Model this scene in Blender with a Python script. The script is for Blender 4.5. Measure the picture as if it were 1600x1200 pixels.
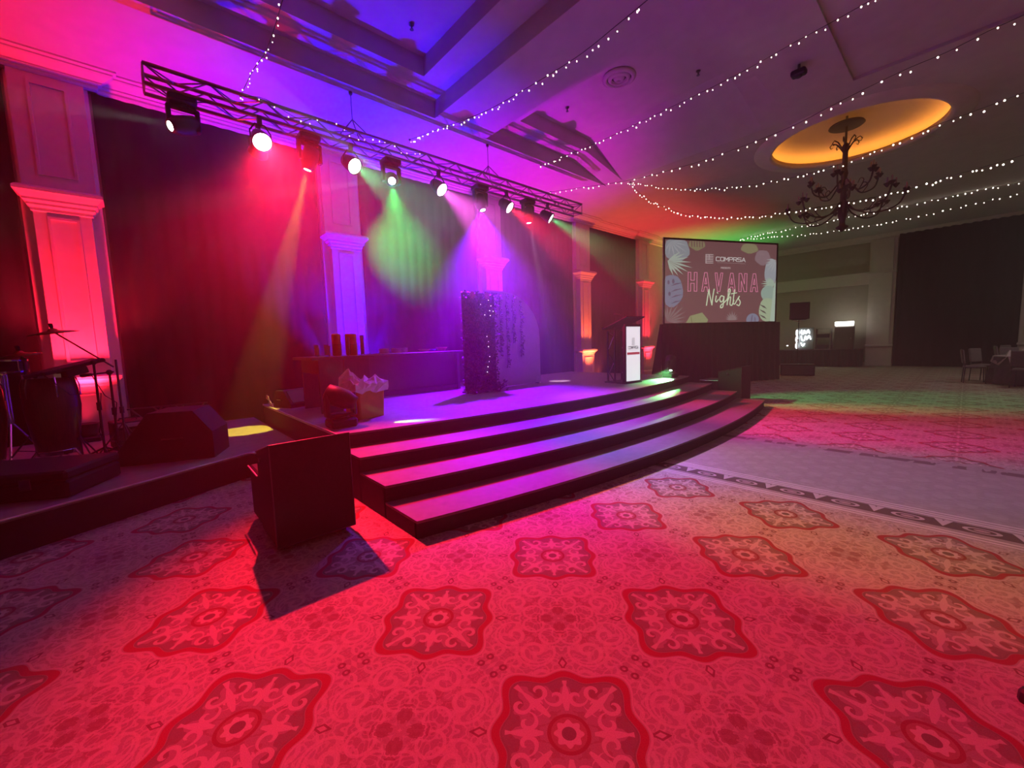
import bpy, math, random
from mathutils import Vector, Matrix
random.seed(7)
PI = math.pi
C = bpy.context.scene.collection
SC = bpy.context.scene
for o in list(bpy.data.objects):
    bpy.data.objects.remove(o)

# ------------------------------------------------------------------ camera
cam_data = bpy.data.cameras.new('camera')
cam_data.sensor_fit = 'HORIZONTAL'
cam_data.sensor_width = 36.0
cam_data.lens = 638.0 / 1600.0 * 36.0
cam_data.clip_start = 0.05
cam = bpy.data.objects.new('camera', cam_data)
C.objects.link(cam)
# world frame: +Y runs along the pilaster wall, +X away from it
PITCH, ROLL, YAW = math.radians(5.639), math.radians(1.8255), math.radians(48.0891)
cp, sp = math.cos(PITCH), math.sin(PITCH)
fw, rt, dn = Vector((0, cp, -sp)), Vector((1, 0, 0)), Vector((0, -sp, -cp))
cr, sr = math.cos(ROLL), math.sin(ROLL)
rt2, dn2 = rt * cr + dn * sr, dn * cr - rt * sr
Z = Matrix.Rotation(YAW, 3, 'Z')
R_, D_, F_ = Z @ rt2, Z @ dn2, Z @ fw
cam.matrix_world = Matrix(((R_.x, -D_.x, -F_.x, 0), (R_.y, -D_.y, -F_.y, 0), (R_.z, -D_.z, -F_.z, 1.5), (0, 0, 0, 1)))
SC.camera = cam

# ------------------------------------------------------------------ world, exposure, render look
SC.view_settings.view_transform = 'Standard'
SC.view_settings.look = 'None'
SC.view_settings.gamma = 1.0
SC.view_settings.use_curve_mapping = False
SC.view_settings.exposure = 0.0
w = bpy.data.worlds.new('world')
SC.world = w
w.use_nodes = True
w.node_tree.nodes['Background'].inputs[0].default_value = (0.004, 0.004, 0.005, 1)
w.node_tree.nodes['Background'].inputs[1].default_value = 1.0
SC.cycles.use_denoising = True
SC.cycles.max_bounces = 5
SC.cycles.diffuse_bounces = 3
SC.cycles.volume_bounces = 0
SC.cycles.sample_clamp_indirect = 4.0
SC.cycles.use_adaptive_sampling = True
SC.cycles.adaptive_threshold = 0.02

HAZE_DENSITY = 0.011
HAZE_STAGE = 0.085
HAZE_G = 0.35
PAR = 2600.0        # power of one truss par
UPLIGHT = 1500.0     # power of one floor uplight at a pilaster

def spot(name, loc, target, col, power, deg, blend=0.5, size=0.06, parent=None):
    l = bpy.data.lights.new(name, 'SPOT')
    l.color = col
    l.energy = power
    l.spot_size = math.radians(deg)
    l.spot_blend = blend
    l.shadow_soft_size = size
    o = bpy.data.objects.new(name, l)
    C.objects.link(o)
    o.rotation_euler = (Vector(target) - Vector(loc)).to_track_quat('-Z', 'Y').to_euler()
    o.location = Vector(loc)
    if parent:
        o.parent = parent
        o.location = Vector(loc) - parent.location
    return o

def area(name, loc, target, col, power, sx, sy):
    l = bpy.data.lights.new(name, 'AREA')
    l.shape = 'RECTANGLE'; l.size = sx; l.size_y = sy
    l.color = col; l.energy = power
    o = bpy.data.objects.new(name, l)
    C.objects.link(o)
    o.location = loc
    o.rotation_euler = (Vector(target) - Vector(loc)).to_track_quat('-Z', 'Y').to_euler()
    return o

# added ambient fill: soft warm area lights below the ceiling, no fixture seen
area('fill_light', (4.0, 2.0, 5.55), (4.0, 2.0, 0), (1.0, 0.80, 0.62), 1.0, 3.0, 6.0)
area('fill_light', (3.5, 16.5, 5.55), (3.5, 16.5, 0), (1.0, 0.88, 0.80), 92.0, 3.0, 6.0)

# ------------------------------------------------------------------ node helpers
class N:
    """tiny expression builder: arithmetic on Math nodes"""
    def __init__(s, nt, sock): s.nt, s.s = nt, sock
    @staticmethod
    def op(nt, op, *a):
        n = nt.nodes.new('ShaderNodeMath'); n.operation = op
        for i, v in enumerate(a):
            if isinstance(v, N): nt.links.new(v.s, n.inputs[i])
            else: n.inputs[i].default_value = float(v)
        return N(nt, n.outputs[0])
    def __add__(s, o): return N.op(s.nt, 'ADD', s, o)
    __radd__ = __add__
    def __sub__(s, o): return N.op(s.nt, 'SUBTRACT', s, o)
    def __rsub__(s, o): return N.op(s.nt, 'SUBTRACT', o, s)
    def __mul__(s, o): return N.op(s.nt, 'MULTIPLY', s, o)
    __rmul__ = __mul__
    def __truediv__(s, o): return N.op(s.nt, 'DIVIDE', s, o)
    def lt(s, o): return N.op(s.nt, 'LESS_THAN', s, o)
    def gt(s, o): return N.op(s.nt, 'GREATER_THAN', s, o)
    def abs(s): return N.op(s.nt, 'ABSOLUTE', s)
    def sin(s): return N.op(s.nt, 'SINE', s)
    def cos(s): return N.op(s.nt, 'COSINE', s)
    def sqrt(s): return N.op(s.nt, 'SQRT', s)
    def fract(s): return N.op(s.nt, 'FRACT', s)
    def min(s, o): return N.op(s.nt, 'MINIMUM', s, o)
    def max(s, o): return N.op(s.nt, 'MAXIMUM', s, o)
    def between(s, a, b): return s.gt(a) * s.lt(b)
    def atan2(s, o): return N.op(s.nt, 'ARCTAN2', s, o)
    def inv(s): return 1.0 - s

def new_mat(name):
    m = bpy.data.materials.new(name); m.use_nodes = True
    return m, m.node_tree, m.node_tree.nodes['Principled BSDF']

MATS = {}
def pmat(name, col, rough=0.6, metal=0.0, noise=0.0, scale=20.0, bump=0.0, spec=0.5, stretch=None):
    if name in MATS: return MATS[name]
    m, nt, b = new_mat(name)
    b.inputs['Base Color'].default_value = (*col, 1)
    b.inputs['Roughness'].default_value = rough
    b.inputs['Metallic'].default_value = metal
    b.inputs['Specular IOR Level'].default_value = spec
    if noise or bump:
        tc = nt.nodes.new('ShaderNodeTexCoord'); mp = nt.nodes.new('ShaderNodeMapping')
        if stretch: mp.inputs['Scale'].default_value = stretch
        nz = nt.nodes.new('ShaderNodeTexNoise'); nz.inputs['Scale'].default_value = scale
        nz.inputs['Detail'].default_value = 3.0
        nt.links.new(tc.outputs['Object'], mp.inputs[0]); nt.links.new(mp.outputs[0], nz.inputs['Vector'])
        if noise:
            rp = nt.nodes.new('ShaderNodeValToRGB')
            rp.color_ramp.elements[0].position = 0.3; rp.color_ramp.elements[1].position = 0.7
            rp.color_ramp.elements[0].color = (*[c * (1 - noise) for c in col], 1)
            rp.color_ramp.elements[1].color = (*[min(1, c * (1 + noise)) for c in col], 1)
            nt.links.new(nz.outputs['Fac'], rp.inputs[0]); nt.links.new(rp.outputs[0], b.inputs['Base Color'])
        if bump:
            bp = nt.nodes.new('ShaderNodeBump'); bp.inputs['Strength'].default_value = bump
            bp.inputs['Distance'].default_value = 0.01
            nt.links.new(nz.outputs['Fac'], bp.inputs['Height']); nt.links.new(bp.outputs[0], b.inputs['Normal'])
    MATS[name] = m
    return m

def emat(name, col, strength, base=(0.5, 0.5, 0.5), sample=False):
    if name in MATS: return MATS[name]
    m, nt, b = new_mat(name)
    b.inputs['Base Color'].default_value = (*base, 1)
    b.inputs['Emission Color'].default_value = (*col, 1)
    b.inputs['Emission Strength'].default_value = strength
    m.cycles.emission_sampling = 'AUTO' if sample else 'NONE'
    MATS[name] = m
    return m

def srgb(r, g, b):
    f = lambda c: (c / 255 / 12.92) if c / 255 <= 0.04045 else ((c / 255 + 0.055) / 1.055) ** 2.4
    return (f(r), f(g), f(b))

# ------------------------------------------------------------------ mesh builder
class MB:
    def __init__(s): s.v, s.f = [], []
    def add(s, vs, fs):
        k = len(s.v); s.v += [tuple(v) for v in vs]; s.f += [tuple(i + k for i in f) for f in fs]; return s
    def box(s, x0, x1, y0, y1, z0, z1, M=None):
        vs = [(x, y, z) for x in (x0, x1) for y in (y0, y1) for z in (z0, z1)]
        if M: vs = [M @ Vector(v) for v in vs]
        return s.add(vs, [(0, 1, 3, 2), (4, 6, 7, 5), (0, 4, 5, 1), (2, 3, 7, 6), (0, 2, 6, 4), (1, 5, 7, 3)])
    def bbox(s, x0, x1, y0, y1, z0, z1, b=0.01, M=None):
        """box with chamfered vertical and horizontal edges"""
        vs = []
        for x, sx in ((x0, 1), (x1, -1)):
            for y, sy in ((y0, 1), (y1, -1)):
                for z, sz in ((z0, 1), (z1, -1)):
                    vs += [(x, y + sy * b, z + sz * b), (x + sx * b, y, z + sz * b), (x + sx * b, y + sy * b, z)]
        if M: vs = [M @ Vector(v) for v in vs]
        import bmesh
        bm = bmesh.new()
        for v in vs: bm.verts.new(v)
        r = bmesh.ops.convex_hull(bm, input=bm.verts)
        bm.verts.index_update()
        s.add([v.co for v in bm.verts], [[v.index for v in f.verts] for f in bm.faces])
        bm.free(); return s
    def hull(s, pts):
        import bmesh
        bm = bmesh.new()
        for v in pts: bm.verts.new(v)
        r = bmesh.ops.convex_hull(bm, input=bm.verts)
        bm.verts.index_update()
        s.add([v.co for v in bm.verts], [[v.index for v in f.verts] for f in bm.faces])
        bm.free(); return s
    def prism(s, poly, z0, z1):
        n = len(poly)
        vs = [(x, y, z0) for x, y in poly] + [(x, y, z1) for x, y in poly]
        return s.add(vs, [tuple(range(n))[::-1], tuple(range(n, 2 * n))] + [(i, (i + 1) % n, n + (i + 1) % n, n + i) for i in range(n)])
    def rod(s, p0, p1, r0, r1=None, n=8, caps=True):
        p0, p1 = Vector(p0), Vector(p1); r1 = r0 if r1 is None else r1
        d = (p1 - p0).normalized()
        a = d.orthogonal().normalized(); b = d.cross(a)
        vs = []
        for p, r in ((p0, r0), (p1, r1)):
            for i in range(n):
                t = 2 * PI * i / n
                vs.append(p + a * (r * math.cos(t)) + b * (r * math.sin(t)))
        fs = [(i, (i + 1) % n, n + (i + 1) % n, n + i) for i in range(n)]
        if caps: fs += [tuple(range(n))[::-1], tuple(range(n, 2 * n))]
        return s.add(vs, fs)
    def tube(s, pts, r, n=6):
        pts = [Vector(p) for p in pts]
        rs = r if isinstance(r, (list, tuple)) else [r] * len(pts)
        k = len(s.v); rings = []
        prev = None
        for i, p in enumerate(pts):
            d = (pts[min(i + 1, len(pts) - 1)] - pts[max(i - 1, 0)]).normalized()
            if prev is None: a = d.orthogonal().normalized()
            else:
                a = prev - d * prev.dot(d)
                a = a.normalized() if a.length > 1e-6 else d.orthogonal().normalized()
            prev = a; b = d.cross(a)
            rings.append([p + a * (rs[i] * math.cos(2 * PI * j / n)) + b * (rs[i] * math.sin(2 * PI * j / n)) for j in range(n)])
        vs = [v for rg in rings for v in rg]
        fs = []
        for i in range(len(pts) - 1):
            for j in range(n):
                fs.append((i * n + j, i * n + (j + 1) % n, (i + 1) * n + (j + 1) % n, (i + 1) * n + j))
        fs += [tuple(range(n))[::-1], tuple(range((len(pts) - 1) * n, len(pts) * n))]
        return s.add(vs, fs)
    def lathe(s, prof, c=(0, 0, 0), n=20, M=None):
        """prof: list of (radius, z)"""
        vs, fs = [], []
        for r, z in prof:
            for i in range(n):
                t = 2 * PI * i / n
                vs.append(Vector((c[0] + r * math.cos(t), c[1] + r * math.sin(t), c[2] + z)))
        if M: vs = [M @ v for v in vs]
        for k in range(len(prof) - 1):
            for i in range(n):
                fs.append((k * n + i, k * n + (i + 1) % n, (k + 1) * n + (i + 1) % n, (k + 1) * n + i))
        if prof[0][0] > 1e-4: fs.append(tuple(range(n))[::-1])
        if prof[-1][0] > 1e-4: fs.append(tuple(range((len(prof) - 1) * n, len(prof) * n)))
        return s.add(vs, fs)
    def quadstrip(s, a, b):
        n = len(a)
        return s.add(list(a) + list(b), [(i, i + 1, n + i + 1, n + i) for i in range(n - 1)])
    def sphere(s, c, r, n=8, m=5, sz=1.0):
        return s.lathe([(max(1e-5, r * math.sin(PI * k / m)), -r * sz * math.cos(PI * k / m)) for k in range(m + 1)], c, n)
    def build(s, name, mat, parent=None, smooth=False, loc=None):
        me = bpy.data.meshes.new(name)
        v = s.v
        off = Vector(loc) if loc is not None else None
        if off is not None: v = [tuple(Vector(p) - off) for p in v]
        me.from_pydata(v, [], s.f)
        me.validate(); me.update()
        me.materials.append(mat)
        if smooth:
            me.polygons.foreach_set('use_smooth', [True] * len(me.polygons))
        o = bpy.data.objects.new(name, me)
        C.objects.link(o)
        if off is not None: o.location = off
        if parent: o.parent = parent
        return o

def fix_normals(o):
    import bmesh
    bm = bmesh.new(); bm.from_mesh(o.data)
    bmesh.ops.recalc_face_normals(bm, faces=bm.faces); bm.to_mesh(o.data); bm.free()
    return o

def thing(name, label, cat, loc=(0, 0, 0), rz=0.0, group=None):
    o = bpy.data.objects.new(name, None)
    o.empty_display_size = 0.1
    C.objects.link(o); o.location = loc; o.rotation_euler = (0, 0, rz)
    o['label'] = label; o['category'] = cat
    if group: o['group'] = group
    return o
def tag(o, label, cat, group=None):
    o['label'] = label; o['category'] = cat
    if group: o['group'] = group
    return o
def struct(o, label=None, cat=None):
    o['kind'] = 'structure'
    if label: o['label'] = label
    if cat: o['category'] = cat
    return o
def dup(root, loc=None, rz=None, label=None, group=None):
    def cp(o, parent):
        c = o.copy(); C.objects.link(c); c.parent = parent
        for ch in o.children: cp(ch, c)
        return c
    r = cp(root, None)
    if loc is not None: r.location = loc
    if rz is not None: r.rotation_euler = (0, 0, rz)
    if label: r['label'] = label
    if group: r['group'] = group
    return r

# ------------------------------------------------------------------ materials
m_plaster = pmat('plaster', (0.62, 0.56, 0.50), 0.8, noise=0.05, scale=6, bump=0.05)
m_wallpaper = pmat('wall_paint', (0.42, 0.37, 0.30), 0.8, noise=0.06, scale=5, bump=0.05)
m_trim = pmat('cream_trim', (0.70, 0.62, 0.55), 0.55, noise=0.04, scale=8)
m_ceiling = pmat('ceiling_paint', (0.58, 0.54, 0.50), 0.9, noise=0.05, scale=4, bump=0.04)
m_drape = pmat('black_drape', (0.028, 0.026, 0.028), 0.95, noise=0.10, scale=20, bump=0.0, spec=0.1, stretch=(1, 1, 0.1))
m_black = pmat('black_paint', (0.012, 0.012, 0.013), 0.75, noise=0.3, scale=40, bump=0.1)
m_blackcloth = pmat('black_cloth', (0.018, 0.017, 0.018), 0.95, noise=0.3, scale=60, bump=0.15)
m_deck = pmat('stage_deck', (0.20, 0.19, 0.195), 0.6, noise=0.12, scale=9, bump=0.08)
m_tread = pmat('step_tread', (0.17, 0.16, 0.165), 0.62, noise=0.10, scale=12, bump=0.08)
m_metal = pmat('dark_metal', (0.10, 0.10, 0.11), 0.4, metal=0.8, noise=0.1, scale=30)
m_alu = pmat('truss_aluminium', (0.30, 0.30, 0.31), 0.35, metal=0.9, noise=0.08, scale=40)
m_silver = pmat('silver_edge', (0.70, 0.69, 0.71), 0.45, metal=0.35, noise=0.05, scale=30)
m_fixture = pmat('fixture_black', (0.02, 0.02, 0.022), 0.5, noise=0.2, scale=30)
m_iron = pmat('wrought_iron', (0.075, 0.060, 0.052), 0.6, metal=0.3, noise=0.2, scale=30)
m_wood = pmat('drum_wood', (0.10, 0.035, 0.02), 0.35, noise=0.3, scale=10, stretch=(8, 8, 0.6))
m_skin = pmat('drum_head', (0.55, 0.48, 0.40), 0.6, noise=0.08, scale=10)
m_chrome = pmat('chrome', (0.75, 0.75, 0.77), 0.12, metal=1.0, noise=0.02)
m_brass = pmat('cymbal_brass', (0.25, 0.17, 0.06), 0.35, metal=0.9, noise=0.1, scale=30)
m_white = pmat('white_plastic', (0.8, 0.8, 0.8), 0.5, noise=0.03)
m_candle = pmat('candle_sleeve', (0.35, 0.30, 0.24), 0.6, noise=0.05)
m_bulb = emat('fairy_bulb', (1.0, 0.86, 0.72), 6.0)
m_wire = pmat('lead_wire', (0.02, 0.018, 0.016), 0.7, noise=0.1)

# ------------------------------------------------------------------ carpet
def carpet_material():
    m, nt, b = new_mat('patterned_carpet')
    b.inputs['Roughness'].default_value = 0.95
    b.inputs['Specular IOR Level'].default_value = 0.1
    geo = nt.nodes.new('ShaderNodeNewGeometry')
    sep = nt.nodes.new('ShaderNodeSeparateXYZ'); nt.links.new(geo.outputs['Position'], sep.inputs[0])
    X, Y = N(nt, sep.outputs[0]), N(nt, sep.outputs[1])
    S = 0.9378
    u, v = (X + 0.947) / S, (Y - 1.0877) / S
    def combine(a, bb):
        c = nt.nodes.new('ShaderNodeCombineXYZ'); nt.links.new(a.s, c.inputs[0]); nt.links.new(bb.s, c.inputs[1]); return c.outputs[0]
    def noise(vec, scale, detail=2.0):
        n = nt.nodes.new('ShaderNodeTexNoise'); n.inputs['Scale'].default_value = scale; n.inputs['Detail'].default_value = detail
        nt.links.new(vec, n.inputs['Vector']); return N(nt, n.outputs['Fac'])
    def mix(fac, c0, c1):
        n = nt.nodes.new('ShaderNodeMix'); n.data_type = 'RGBA'
        nt.links.new(fac.s, n.inputs[0])
        for i, c in ((6, c0), (7, c1)):
            if isinstance(c, tuple): n.inputs[i].default_value = (*c, 1)
            else: nt.links.new(c, n.inputs[i])
        return n.outputs[2]
    BASE, PALE, RED, DARK, OLIVE = (0.35, 0.29, 0.245), (0.50, 0.43, 0.37), (0.31, 0.06, 0.065), (0.19, 0.145, 0.115), (0.28, 0.24, 0.19)
    # ---- medallion cell
    a, bb = (u + 0.5).fract() - 0.5, (v + 0.5).fract() - 0.5
    r = (a * a + bb * bb).sqrt()
    th = bb.atan2(a)
    c4, c8 = (th * 4.0).cos(), (th * 8.0).cos()
    Rm = 0.318 + c4 * 0.030 + c8 * 0.024
    rho = r / Rm
    aa, ab = a.abs(), bb.abs()
    mir = combine((a + bb).abs(), (a - bb).abs())
    PD, QD = (aa + ab) * 0.7071, (aa - ab).abs() * 0.7071      # along / across the lobe axis
    LO, HI = aa.min(ab), aa.max(ab)                             # across / along the corner axis
    def spiral(p, q, cx, cy, rad, turns, sgn, cut=0.45):
        dx, dy = p - cx, q - cy
        d = (dx * dx + dy * dy).sqrt()
        return (dy.atan2(dx) * sgn + d * turns).sin().gt(cut) * d.lt(rad) * d.gt(0.008)
    def ring(p, q, cx, cy, r0, r1):
        dx, dy = p - cx, q - cy
        return (dx * dx + dy * dy).sqrt().between(r0, r1)
    med_scroll = spiral(PD, QD, 0.175, 0.050, 0.050, 110.0, 1.0).max(spiral(HI, LO, 0.235, 0.052, 0.050, 110.0, -1.0))
    med_scroll = med_scroll.max(spiral(PD, QD, 0.135, 0.115, 0.040, 130.0, -1.0))
    palm = QD.lt(0.006 + ((PD - 0.10) * 22.0).sin().abs() * 0.012) * PD.between(0.105, 0.265)
    palm2 = LO.lt(0.005 + ((HI - 0.10) * 18.0).sin().abs() * 0.012) * HI.between(0.105, 0.325)
    nz_in = noise(mir, 13.0, 1.0)
    med_dark = rho.gt(0.74 + (th * 16.0).cos() * 0.07 + (nz_in - 0.5) * 0.5)
    # ---- cross cell, mirrored about both diagonals
    a2, b2 = u.fract() - 0.5, v.fract() - 0.5
    r2 = (a2 * a2 + b2 * b2).sqrt()
    A2, B2 = a2.abs(), b2.abs()
    pd, qd = (A2 + B2) * 0.7071, (A2 - B2).abs() * 0.7071
    mir2 = combine(pd, qd)
    n2 = noise(mir2, 12.0, 1.5)
    curls = (n2 - 0.5).abs().lt(0.030)
    n3 = noise(mir2, 21.0, 1.0)
    curls2 = (n3 - 0.47).abs().lt(0.028)
    hearts = ring(pd, qd, 0.145, 0.055, 0.050, 0.064).max(ring(pd, qd, 0.255, 0.135, 0.092, 0.106) * pd.gt(0.22))
    hearts_in = ring(pd, qd, 0.145, 0.055, -1.0, 0.048)
    sp = spiral(pd, qd, 0.255, 0.135, 0.085, 95.0, 1.0).max(spiral(pd, qd, 0.430, 0.115, 0.062, 105.0, -1.0))
    sp = sp.max(spiral(pd, qd, 0.345, 0.240, 0.055, 115.0, 1.0)).max(spiral(pd, qd, 0.150, 0.175, 0.040, 130.0, -1.0))
    petal = qd.lt(0.010 + ((pd - 0.02) * 26.0).sin().abs() * 0.026) * pd.between(0.030, 0.125) * (n3.gt(0.40))
    splash = n2.gt(0.60) * r2.lt(0.24)
    stems = (A2.min(B2)).lt(0.007) * r2.between(0.06, 0.46)
    dia = (pd - 0.335).abs() / 0.044 + qd / 0.024
    heart = dia.between(0.55, 1.0)
    tip = ((pd - 0.395).abs() / 0.022 + qd / 0.015).lt(1.0)
    halfmoon = ring(HI if False else A2.max(B2), A2.min(B2), 0.47, 0.050, 0.008, 0.020)
    outside = rho.gt(1.09)
    # ---- compose the field
    tone = noise(combine(X, Y), 2.2, 2.0)
    col = mix((tone * 1.2 - 0.1), tuple(c * 0.90 for c in BASE), tuple(c * 1.08 for c in BASE))
    col = mix(noise(mir2, 7.0, 1.0).gt(0.58) * outside * 0.40, col, OLIVE)
    col = mix(splash * outside * 0.45, col, (0.25, 0.12, 0.105))
    col = mix(hearts_in * outside * 0.35, col, (0.28, 0.19, 0.16))
    col = mix(curls2 * outside * 0.45, col, PALE)
    col = mix(curls * outside * 0.60, col, PALE)
    col = mix(stems * outside * 0.30, col, (0.27, 0.16, 0.14))
    col = mix(sp.max(hearts) * outside * 0.70, col, PALE)
    col = mix(petal * 0.65, col, (0.20, 0.085, 0.08))
    col = mix(heart.max(tip).max(halfmoon) * outside * 0.80, col, (0.16, 0.065, 0.06))
    inside = rho.lt(0.90)
    col = mix(rho.between(1.05, 1.085) * 0.8, col, PALE)
    col = mix(rho.between(0.92, 1.03), col, RED)
    col = mix(inside, col, (0.32, 0.265, 0.22))
    col = mix(inside * med_dark * 0.75, col, DARK)
    col = mix(inside * nz_in.lt(0.40) * 0.5, col, (0.24, 0.12, 0.10))
    col = mix(inside * med_scroll.max(palm).max(palm2) * 0.9, col, PALE)
    col = mix(rho.between(0.885, 0.915) * 0.8, col, DARK)
    col = mix(r.between(0.074, 0.090), col, (0.25, 0.08, 0.07))
    col = mix(r.lt(0.074), col, (0.31, 0.17, 0.14))
    col = mix(r.lt(0.056 + (th * 8.0).cos() * 0.007), col, PALE)
    col = mix(r.lt(0.030), col, DARK)
    # ---- border zone: plain field between two bands running along X
    yb = Y - 4.515
    zone = Y.between(4.28, 6.72)
    lattice = ((X * 20.0).sin() * (Y * 20.0).sin()).gt(0.35)
    weave = noise(combine(X * 1.0, Y * 4.0), 14.0, 3.0)
    zc = mix(weave.gt(0.52) * 0.5, (0.33, 0.285, 0.245), (0.42, 0.37, 0.32))
    zc = mix(lattice * 0.25, zc, (0.46, 0.41, 0.36))
    zc = mix(((X * 5.0).sin() * (Y * 9.0).sin()).gt(0.6) * 0.12, zc, (0.28, 0.22, 0.18))
    for y0 in (-0.205, -0.155, 0.135, 0.185, 0.24):
        zc = mix((yb - y0).abs().lt(0.012) * 0.8, zc, (0.66, 0.60, 0.53))
    band = yb.abs().lt(0.088)
    zc = mix(band, zc, (0.135, 0.10, 0.08))
    fx = ((X + 0.05) / 0.40).fract() - 0.5
    ov = ((fx * 0.40) * (fx * 0.40) / 0.0100 + yb * yb / 0.0030).sqrt()
    zc = mix(band * ov.between(0.72, 1.0) * 0.8, zc, (0.55, 0.47, 0.42))
    zc = mix(band * ov.lt(0.42) * 0.7, zc, (0.50, 0.38, 0.34))
    bar = ((fx.abs() - 0.5) * 0.40 + yb * 0.35).abs().lt(0.022)
    zc = mix(band * bar * 0.8, zc, (0.58, 0.52, 0.46))
    yb2 = Y - 6.51
    dash = noise(combine(X, Y * 0.3), 9.0, 2.0).gt(0.47)
    zc = mix(yb2.abs().lt(0.07) * dash * 0.8, zc, (0.16, 0.10, 0.09))
    col = mix(zone, col, zc)
    # pile speckle
    spk = noise(combine(X, Y), 220.0, 1.0)
    hsv = nt.nodes.new('ShaderNodeHueSaturation')
    nt.links.new((spk * 0.5 + 0.75).s, hsv.inputs['Value']); nt.links.new(col, hsv.inputs['Color'])
    nt.links.new(hsv.outputs[0], b.inputs['Base Color'])
    bp = nt.nodes.new('ShaderNodeBump'); bp.inputs['Strength'].default_value = 0.25; bp.inputs['Distance'].default_value = 0.004
    nt.links.new(spk.s, bp.inputs['Height']); nt.links.new(bp.outputs[0], b.inputs['Normal'])
    return m
m_carpet = carpet_material()

# ------------------------------------------------------------------ room shell
XW, YB, XR, YF, ZC = -9.1, 24.4, 9.0, -7.0, 5.7
struct(MB().box(XW - .2, XR + .2, YF - .2, YB + .2, -0.1, 0).build('floor', m_carpet), 'patterned ballroom carpet of medallions and scrolls', 'carpet')
struct(MB().box(XW - .15, XW, YF, YB, 0, 6.6).build('wall_left', m_plaster))
wall_back = struct(MB().box(XW, XR, YB, YB + .15, 0, 6.6).build('wall_back', m_wallpaper))
struct(MB().box(XR, XR + .15, YF, YB, 0, 6.6).build('wall_right', m_wallpaper))
struct(MB().box(XW, XR, YF - .15, YF, 0, 6.6).build('wall_front', m_wallpaper))

# ceiling with stepped trays and a lit dome
TRAYS = [(-6.82, -2.52, -4.5, 4.41, 0.30, 2), (-6.82, -2.52, 5.62, 9.84, 0.30, 2), (-1.50, 3.5, 2.0, 9.25, 0.05, 1)]
DOME = (-1.88, 11.75, 1.46)     # x, y, radius of the opening
DSQ = 1.9
holes = [(t[0], t[1], t[2], t[3]) for t in TRAYS] + [(DOME[0] - DSQ, DOME[0] + DSQ, DOME[1] - DSQ, DOME[1] + DSQ)]
xs = sorted({XW, XR} | {h[0] for h in holes} | {h[1] for h in holes})
ys = sorted({YF, YB} | {h[2] for h in holes} | {h[3] for h in holes})
cb = MB()
for i in range(len(xs) - 1):
    for j in range(len(ys) - 1):
        cx, cy = (xs[i] + xs[i + 1]) / 2, (ys[j] + ys[j + 1]) / 2
        if any(h[0] < cx < h[1] and h[2] < cy < h[3] for h in holes): continue
        cb.add([(xs[i], ys[j], ZC), (xs[i], ys[j + 1], ZC), (xs[i + 1], ys[j + 1], ZC), (xs[i + 1], ys[j], ZC)], [(0, 1, 2, 3)])
NSEG = 64
inner, outer = [], []
for k in range(NSEG + 1):
    t = 2 * PI * k / NSEG
    c, s_ = math.cos(t), math.sin(t)
    q = 1.0 / max(abs(c), abs(s_))
    inner.append((DOME[0] + DOME[2] * c, DOME[1] + DOME[2] * s_, ZC))
    outer.append((DOME[0] + DSQ * c * q, DOME[1] + DSQ * s_ * q, ZC))
cb.quadstrip(inner, outer)
ceiling = struct(cb.build('ceiling', m_ceiling), 'cream ballroom ceiling with stepped trays', 'ceiling')
for ti, (x0, x1, y0, y1, h, n) in enumerate(TRAYS):
    # stepped recess; the far tray slopes back to the ceiling at its far end
    tb = MB()
    f = (lambda y: min(1.0, max(0.0, (y1 - y) / 1.5))) if ti == 1 else (lambda y: 1.0)
    def path(d, lev):
        ye = y1 if ti == 1 else y1 - d
        yy = [ye, y1 - 1.5 if ti == 1 else (y0 + ye) / 2, y0 + d]
        pts_ = [(x0 + d, y) for y in yy] + [(x1 - d, y) for y in reversed(yy)]
        if ti != 1: pts_.append(pts_[0])
        return [(x, y, ZC + lev * h * f(y)) for x, y in pts_]
    for k in range(n):
        tb.quadstrip(path(.5 * k, k), path(.5 * k, k + 1))
        if k < n - 1: tb.quadstrip(path(.5 * k, k + 1), path(.5 * (k + 1), k + 1))
    p_ = path(.5 * (n - 1), n)
    tb.quadstrip(p_[0:3], p_[3:6][::-1])
    tb.build('ceiling_tray', m_ceiling, ceiling)
# dome: raised lip, hidden cove with an amber strip lamp, shallow cap
def ring(prof, name, mat, parent, n=64):
    b_ = MB()
    vs, fs = [], []
    for r, z in prof:
        for i in range(n):
            t = 2 * PI * i / n
            vs.append((DOME[0] + r * math.cos(t), DOME[1] + r * math.sin(t), z))
    for k in range(len(prof) - 1):
        for i in range(n):
            fs.append((k * n + i, k * n + (i + 1) % n, (k + 1) * n + (i + 1) % n, (k + 1) * n + i))
    b_.add(vs, fs)
    return b_.build(name, mat, parent, smooth=True)
m_dome = pmat('dome_plaster', (0.62, 0.50, 0.36), 0.85, noise=0.10, scale=60, bump=0.3)
ring([(DOME[2], ZC), (DOME[2], ZC - .05), (DOME[2] + .06, ZC - .07), (DOME[2] + .10, ZC - .05), (DOME[2] + .28, ZC - .05), (DOME[2] + .34, ZC - .02), (DOME[2] + .36, ZC)], 'dome_moulding', m_trim, ceiling)
ring([(DOME[2], ZC), (DOME[2], ZC + .06), (DOME[2] + .03, ZC + .06), (DOME[2] + .03, ZC + .01), (DOME[2] + .30, ZC + .01), (DOME[2] + .30, ZC + .16)], 'dome_cove', m_dome, ceiling)
ring([(DOME[2] + .30, ZC + .16), (DOME[2] + .2, ZC + .24), (DOME[2] - .1, ZC + .34), (DOME[2] - .6, ZC + .44), (0.5, ZC + .50), (0.001, ZC + .51)], 'dome_cap', m_dome, ceiling)
m_cove = emat('amber_cove_lamp', (1.0, 0.42, 0.07), 9.0, sample=True)
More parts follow.
